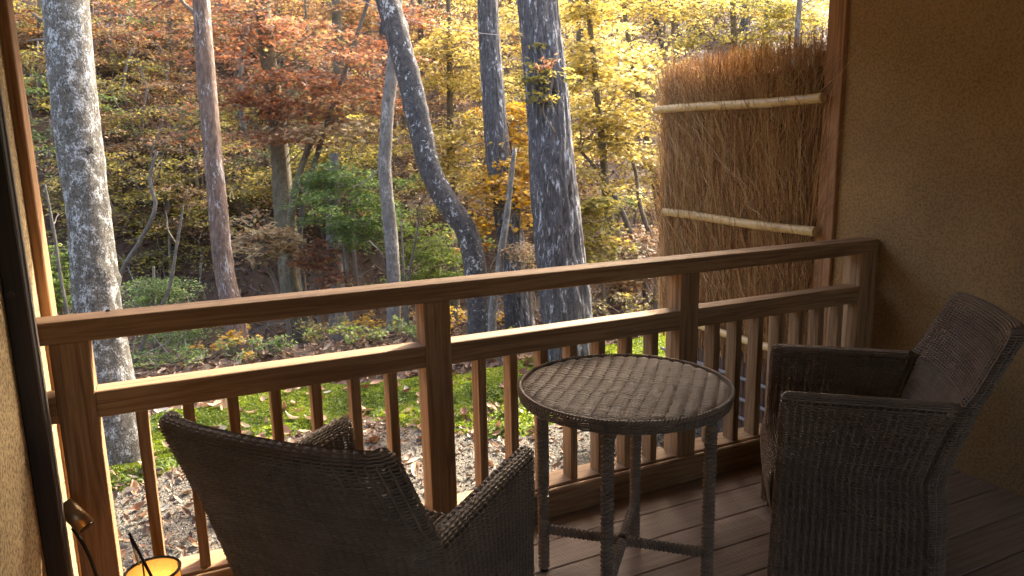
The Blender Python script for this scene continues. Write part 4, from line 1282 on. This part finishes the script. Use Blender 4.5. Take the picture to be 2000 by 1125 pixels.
def moss_z(x, y):
    m = np.clip(moss_mask(x, y) / .18, 0, 1); m = m * m * (3 - 2 * m)
    return ground_z(x, y) + m * (.030 + .032 * fbm(np.stack([x * 4.5, y * 4.5, np.zeros_like(x) + 2], -1), 3)) - (1 - m) * .02


xs = np.linspace(-3.5, 5.5, 260); ys = np.linspace(3.4, 6.2, 110)
X, Y = np.meshgrid(xs, ys); V = np.stack([X, Y, moss_z(X, Y)], -1).reshape(-1, 3)
i = np.arange(V.shape[0]).reshape(110, 260)
F = np.stack([i[:-1, :-1], i[:-1, 1:], i[1:, 1:], i[1:, :-1]], -1).reshape(-1, 4)
keep = (moss_mask(X, Y).reshape(-1)[F] > -.02).any(1)
MB_, nt, bs = new_mat('moss_bed')
n_ = noise(nt, coords(nt), 40, 5, .7); r_ = ramp(nt, [(.3, (.035, .055, .010)), (.6, (.10, .15, .02)), (.8, (.17, .22, .03))])
nt.links.new(n_.outputs[0], r_.inputs[0]); nt.links.new(r_.outputs[0], bs.inputs['Base Color']); bs.inputs['Roughness'].default_value = .9; bump(nt, bs, n_.outputs[0], .9, .02)
tag(obj('moss', mesh('moss', V, [F[keep]], MB_, True)), 'low bed of green moss under the trees', 'moss', kind='stuff')
x, y_ = scatter(95000, -2.0, 4.4, 3.6, 5.95); k = moss_mask(x, y_) > .015; x, y_ = x[k], y_[k]
P = np.stack([x, y_, moss_z(x, y_) + .006], 1); n = len(P)
V, F, m = leaves(P, RNG.uniform(.016, .034, n), 1.0, 'fold', up=np.stack([np.zeros(n), -.6 * np.ones(n), np.zeros(n)], 1))
tone = np.clip(.5 + .35 * fbm(np.stack([x * 3, y_ * 3, 0 * x], -1), 3) + RNG.normal(0, .18, n), 0, 1)
tag(obj('moss_shoots', mesh('moss_shoots', V, F, L_MOSS, False, {'rnd': np.repeat(tone, m)})), 'bright green moss shoots covering the bed', 'moss', kind='stuff')

# gravel
x, y_ = scatter(26000, -1.6, 3.1, 2.62, 4.7); k = moss_mask(x, y_) < .03; x, y_ = x[k], y_[k]; n = len(x)
T = np.array([(1, 0, 0), (-1, 0, 0), (0, 1, 0), (0, -1, 0), (0, 0, .7), (0, 0, -.4)], float)
Fo = np.array([(0, 2, 4), (2, 1, 4), (1, 3, 4), (3, 0, 4)])
V = np.stack([x, y_, ground_z(x, y_) + .001], 1)[:, None] + (RNG.uniform(.003, .0085, (n, 1, 1)) * (T[None] * RNG.uniform(.6, 1.3, (n, 1, 3)) + RNG.normal(0, .25, (n, 6, 3))))
GRAV, nt, bs = new_mat('gravel_stones')
at_ = nd(nt, 'ShaderNodeAttribute', attribute_name='rnd')
r_ = ramp(nt, [(0, (.025, .022, .017)), (.35, (.085, .075, .057)), (.75, (.17, .150, .117)), (1, (.31, .283, .235))]); nt.links.new(at_.outputs['Fac'], r_.inputs[0])
nt.links.new(r_.outputs[0], bs.inputs['Base Color']); bs.inputs['Roughness'].default_value = .8
tag(obj('gravel', mesh('gravel', V.reshape(-1, 3), [(Fo[None] + (np.arange(n) * 6)[:, None, None]).reshape(-1, 3)], GRAV, False, {'rnd': np.repeat(RNG.uniform(0, 1, n), 6)})),
    'pale gravel strip between the deck and the moss', 'gravel', kind='stuff')

# fallen leaves: the nearest as things, the rest as litter
def leaf_mesh(k):
    r = np.random.default_rng(100 + k)
    n = 7; t = np.linspace(0, 1, n)
    wdt = (.24 if k % 3 else .33) * np.sin(math.pi * np.clip(t, .0, 1) ** .85) ** .8 + .004
    cur = r.uniform(.15, .75); fold = r.uniform(.3, 1.3); tw = r.uniform(-1.0, 1.0)
    V = []
    for j in range(n):
        for s_ in (-1, -.5, 0, .5, 1):
            yy = s_ * wdt[j]; z = fold * abs(yy) ** 1.3 * 1.2 + cur * ((t[j] - .5) ** 2) * 1.6 + tw * (t[j] - .5) * yy + r.normal(0, .006)
            V.append((t[j] - .5, yy * (1 - .25 * fold), z))
    V = np.array(V); V[:, 2] -= V[:, 2].min()
    i = np.arange(n * 5).reshape(n, 5)
    F = np.stack([i[:-1, :-1], i[:-1, 1:], i[1:, 1:], i[1:, :-1]], -1).reshape(-1, 4)
    me = mesh('fallen_leaf', V, [F], L_FALLEN, True, {'rnd': np.full(len(V), (k + .5) / 12 + 0 * V[:, 0])})
    return me


lm = [leaf_mesh(k) for k in range(12)]
cnt = 0
while cnt < 300:
    x, y_ = RNG.uniform(-.9, 3.0), RNG.uniform(2.75, 5.6)
    mk = float(moss_mask(np.array(x), np.array(y_)))
    edge = math.exp(-(mk / .13) ** 2)
    if RNG.uniform() > (.22 if mk < 0 else .42) + .75 * edge: continue
    z = float(max(ground_z(np.array(x), np.array(y_)), moss_z(np.array(x), np.array(y_)) + .012)) + .004
    o = obj('fallen_leaf', lm[int(RNG.integers(0, 12))], None, (x, y_, z))
    o.rotation_euler = (RNG.normal(0, .4), RNG.normal(0, .4), RNG.uniform(0, 6.28))
    s = RNG.uniform(.055, .135); o.scale = (s, s * RNG.uniform(.8, 1.1), s)
    on = 'moss' if mk > .02 else 'gravel'
    tag(o, 'curled brown fallen leaf lying on the ' + on, 'leaf', 'fallen leaves on the ' + on)
    cnt += 1

mb = MB()


def litter(n, x0, x1, y0, y1, smin, smax, cond=None, shape='oval', tilt=.6, lift=.012):
    x, y_ = scatter(n, x0, x1, y0, y1)
    if cond is not None: k = cond(x, y_); x, y_ = x[k], y_[k]
    P = np.stack([x, y_, np.maximum(ground_z(x, y_), moss_z(x, y_)) + lift + RNG.uniform(0, .012, len(x))], 1)
    V, F, m = leaves(P, RNG.uniform(smin, smax, len(x)), tilt, shape)
    mb.add(V, F, np.repeat(np.clip(RNG.normal(.5, .25, len(x)), 0, 1), m))


inview = lambda x, y_: (x > -.35 * y_ - .6) & (x < 1.35 * y_ + 1.5)
litter(3800, -3, 6.5, 5.35, 7.1, .05, .12, lambda x, y_: (moss_mask(x, y_) < .06) & inview(x, y_))
litter(2600, -2.5, 4.5, 4.0, 5.8, .03, .09, lambda x, y_: np.abs(moss_mask(x, y_)) < RNG.uniform(0, .16, len(x)))
litter(2600, -1.4, 3.1, 2.7, 4.45, .02, .075)
litter(52000, -8, 24, 6.9, 24, .06, .13, inview, 'fold', .55, .02)
tag(mb.build('leaf_litter', L_LITTER, None, rnd=True), 'brown leaf litter covering the terrace edge and the slope', 'litter', kind='stuff')

# tangle of dead twigs and brush on the slope
mb = MB()
for k in range(560):
    x, y_ = RNG.uniform(-3, 15), RNG.uniform(7.2, 17)
    if not inview(np.array([x]), np.array([y_]))[0]: continue
    z = float(ground_z(np.array(x), np.array(y_))); a = RNG.uniform(0, 6.28); L = RNG.uniform(.4, 1.6); e = RNG.uniform(.1, 1.2)
    d = np.array([math.cos(a) * math.cos(e), math.sin(a) * math.cos(e), math.sin(e)])
    p0 = np.array([x, y_, z]); m1 = p0 + d * L * .5 + RNG.normal(0, .10 * L, 3); m2 = p0 + d * L + RNG.normal(0, .08 * L, 3)
    one_tube(mb, [p0, m1, m2], [.009 * RNG.uniform(.5, 1.3), .002], 4, 7, caps=False)
    for q in range(2): one_tube(mb, [m1, m1 + d * L * .2 + RNG.normal(0, .15 * L, 3)], [.004, .0015], 3, 4, caps=False, smoothp=False) if False else limb(mb, m1, m1 + d * L * .3 + RNG.normal(0, .16 * L, 3), .004, .0015, .1, 5)
tag(mb.build('dead_brush', B_GREY, None, True), 'tangle of dead grey twigs on the shaded slope', 'brush', kind='stuff')

mb = MB(); A = at(655, -20, 7.9); B = at(1062, 78, 6.1)
one_tube(mb, [A, (A + B) / 2 - np.array([0, 0, .12]), B], .003, 6, 20)
wr = mb.build('wire', simple('pale_wire', (.35, .32, .30), .5), None, True)
tag(wr, 'thin pale wire strung between the trunks near the top', 'wire')
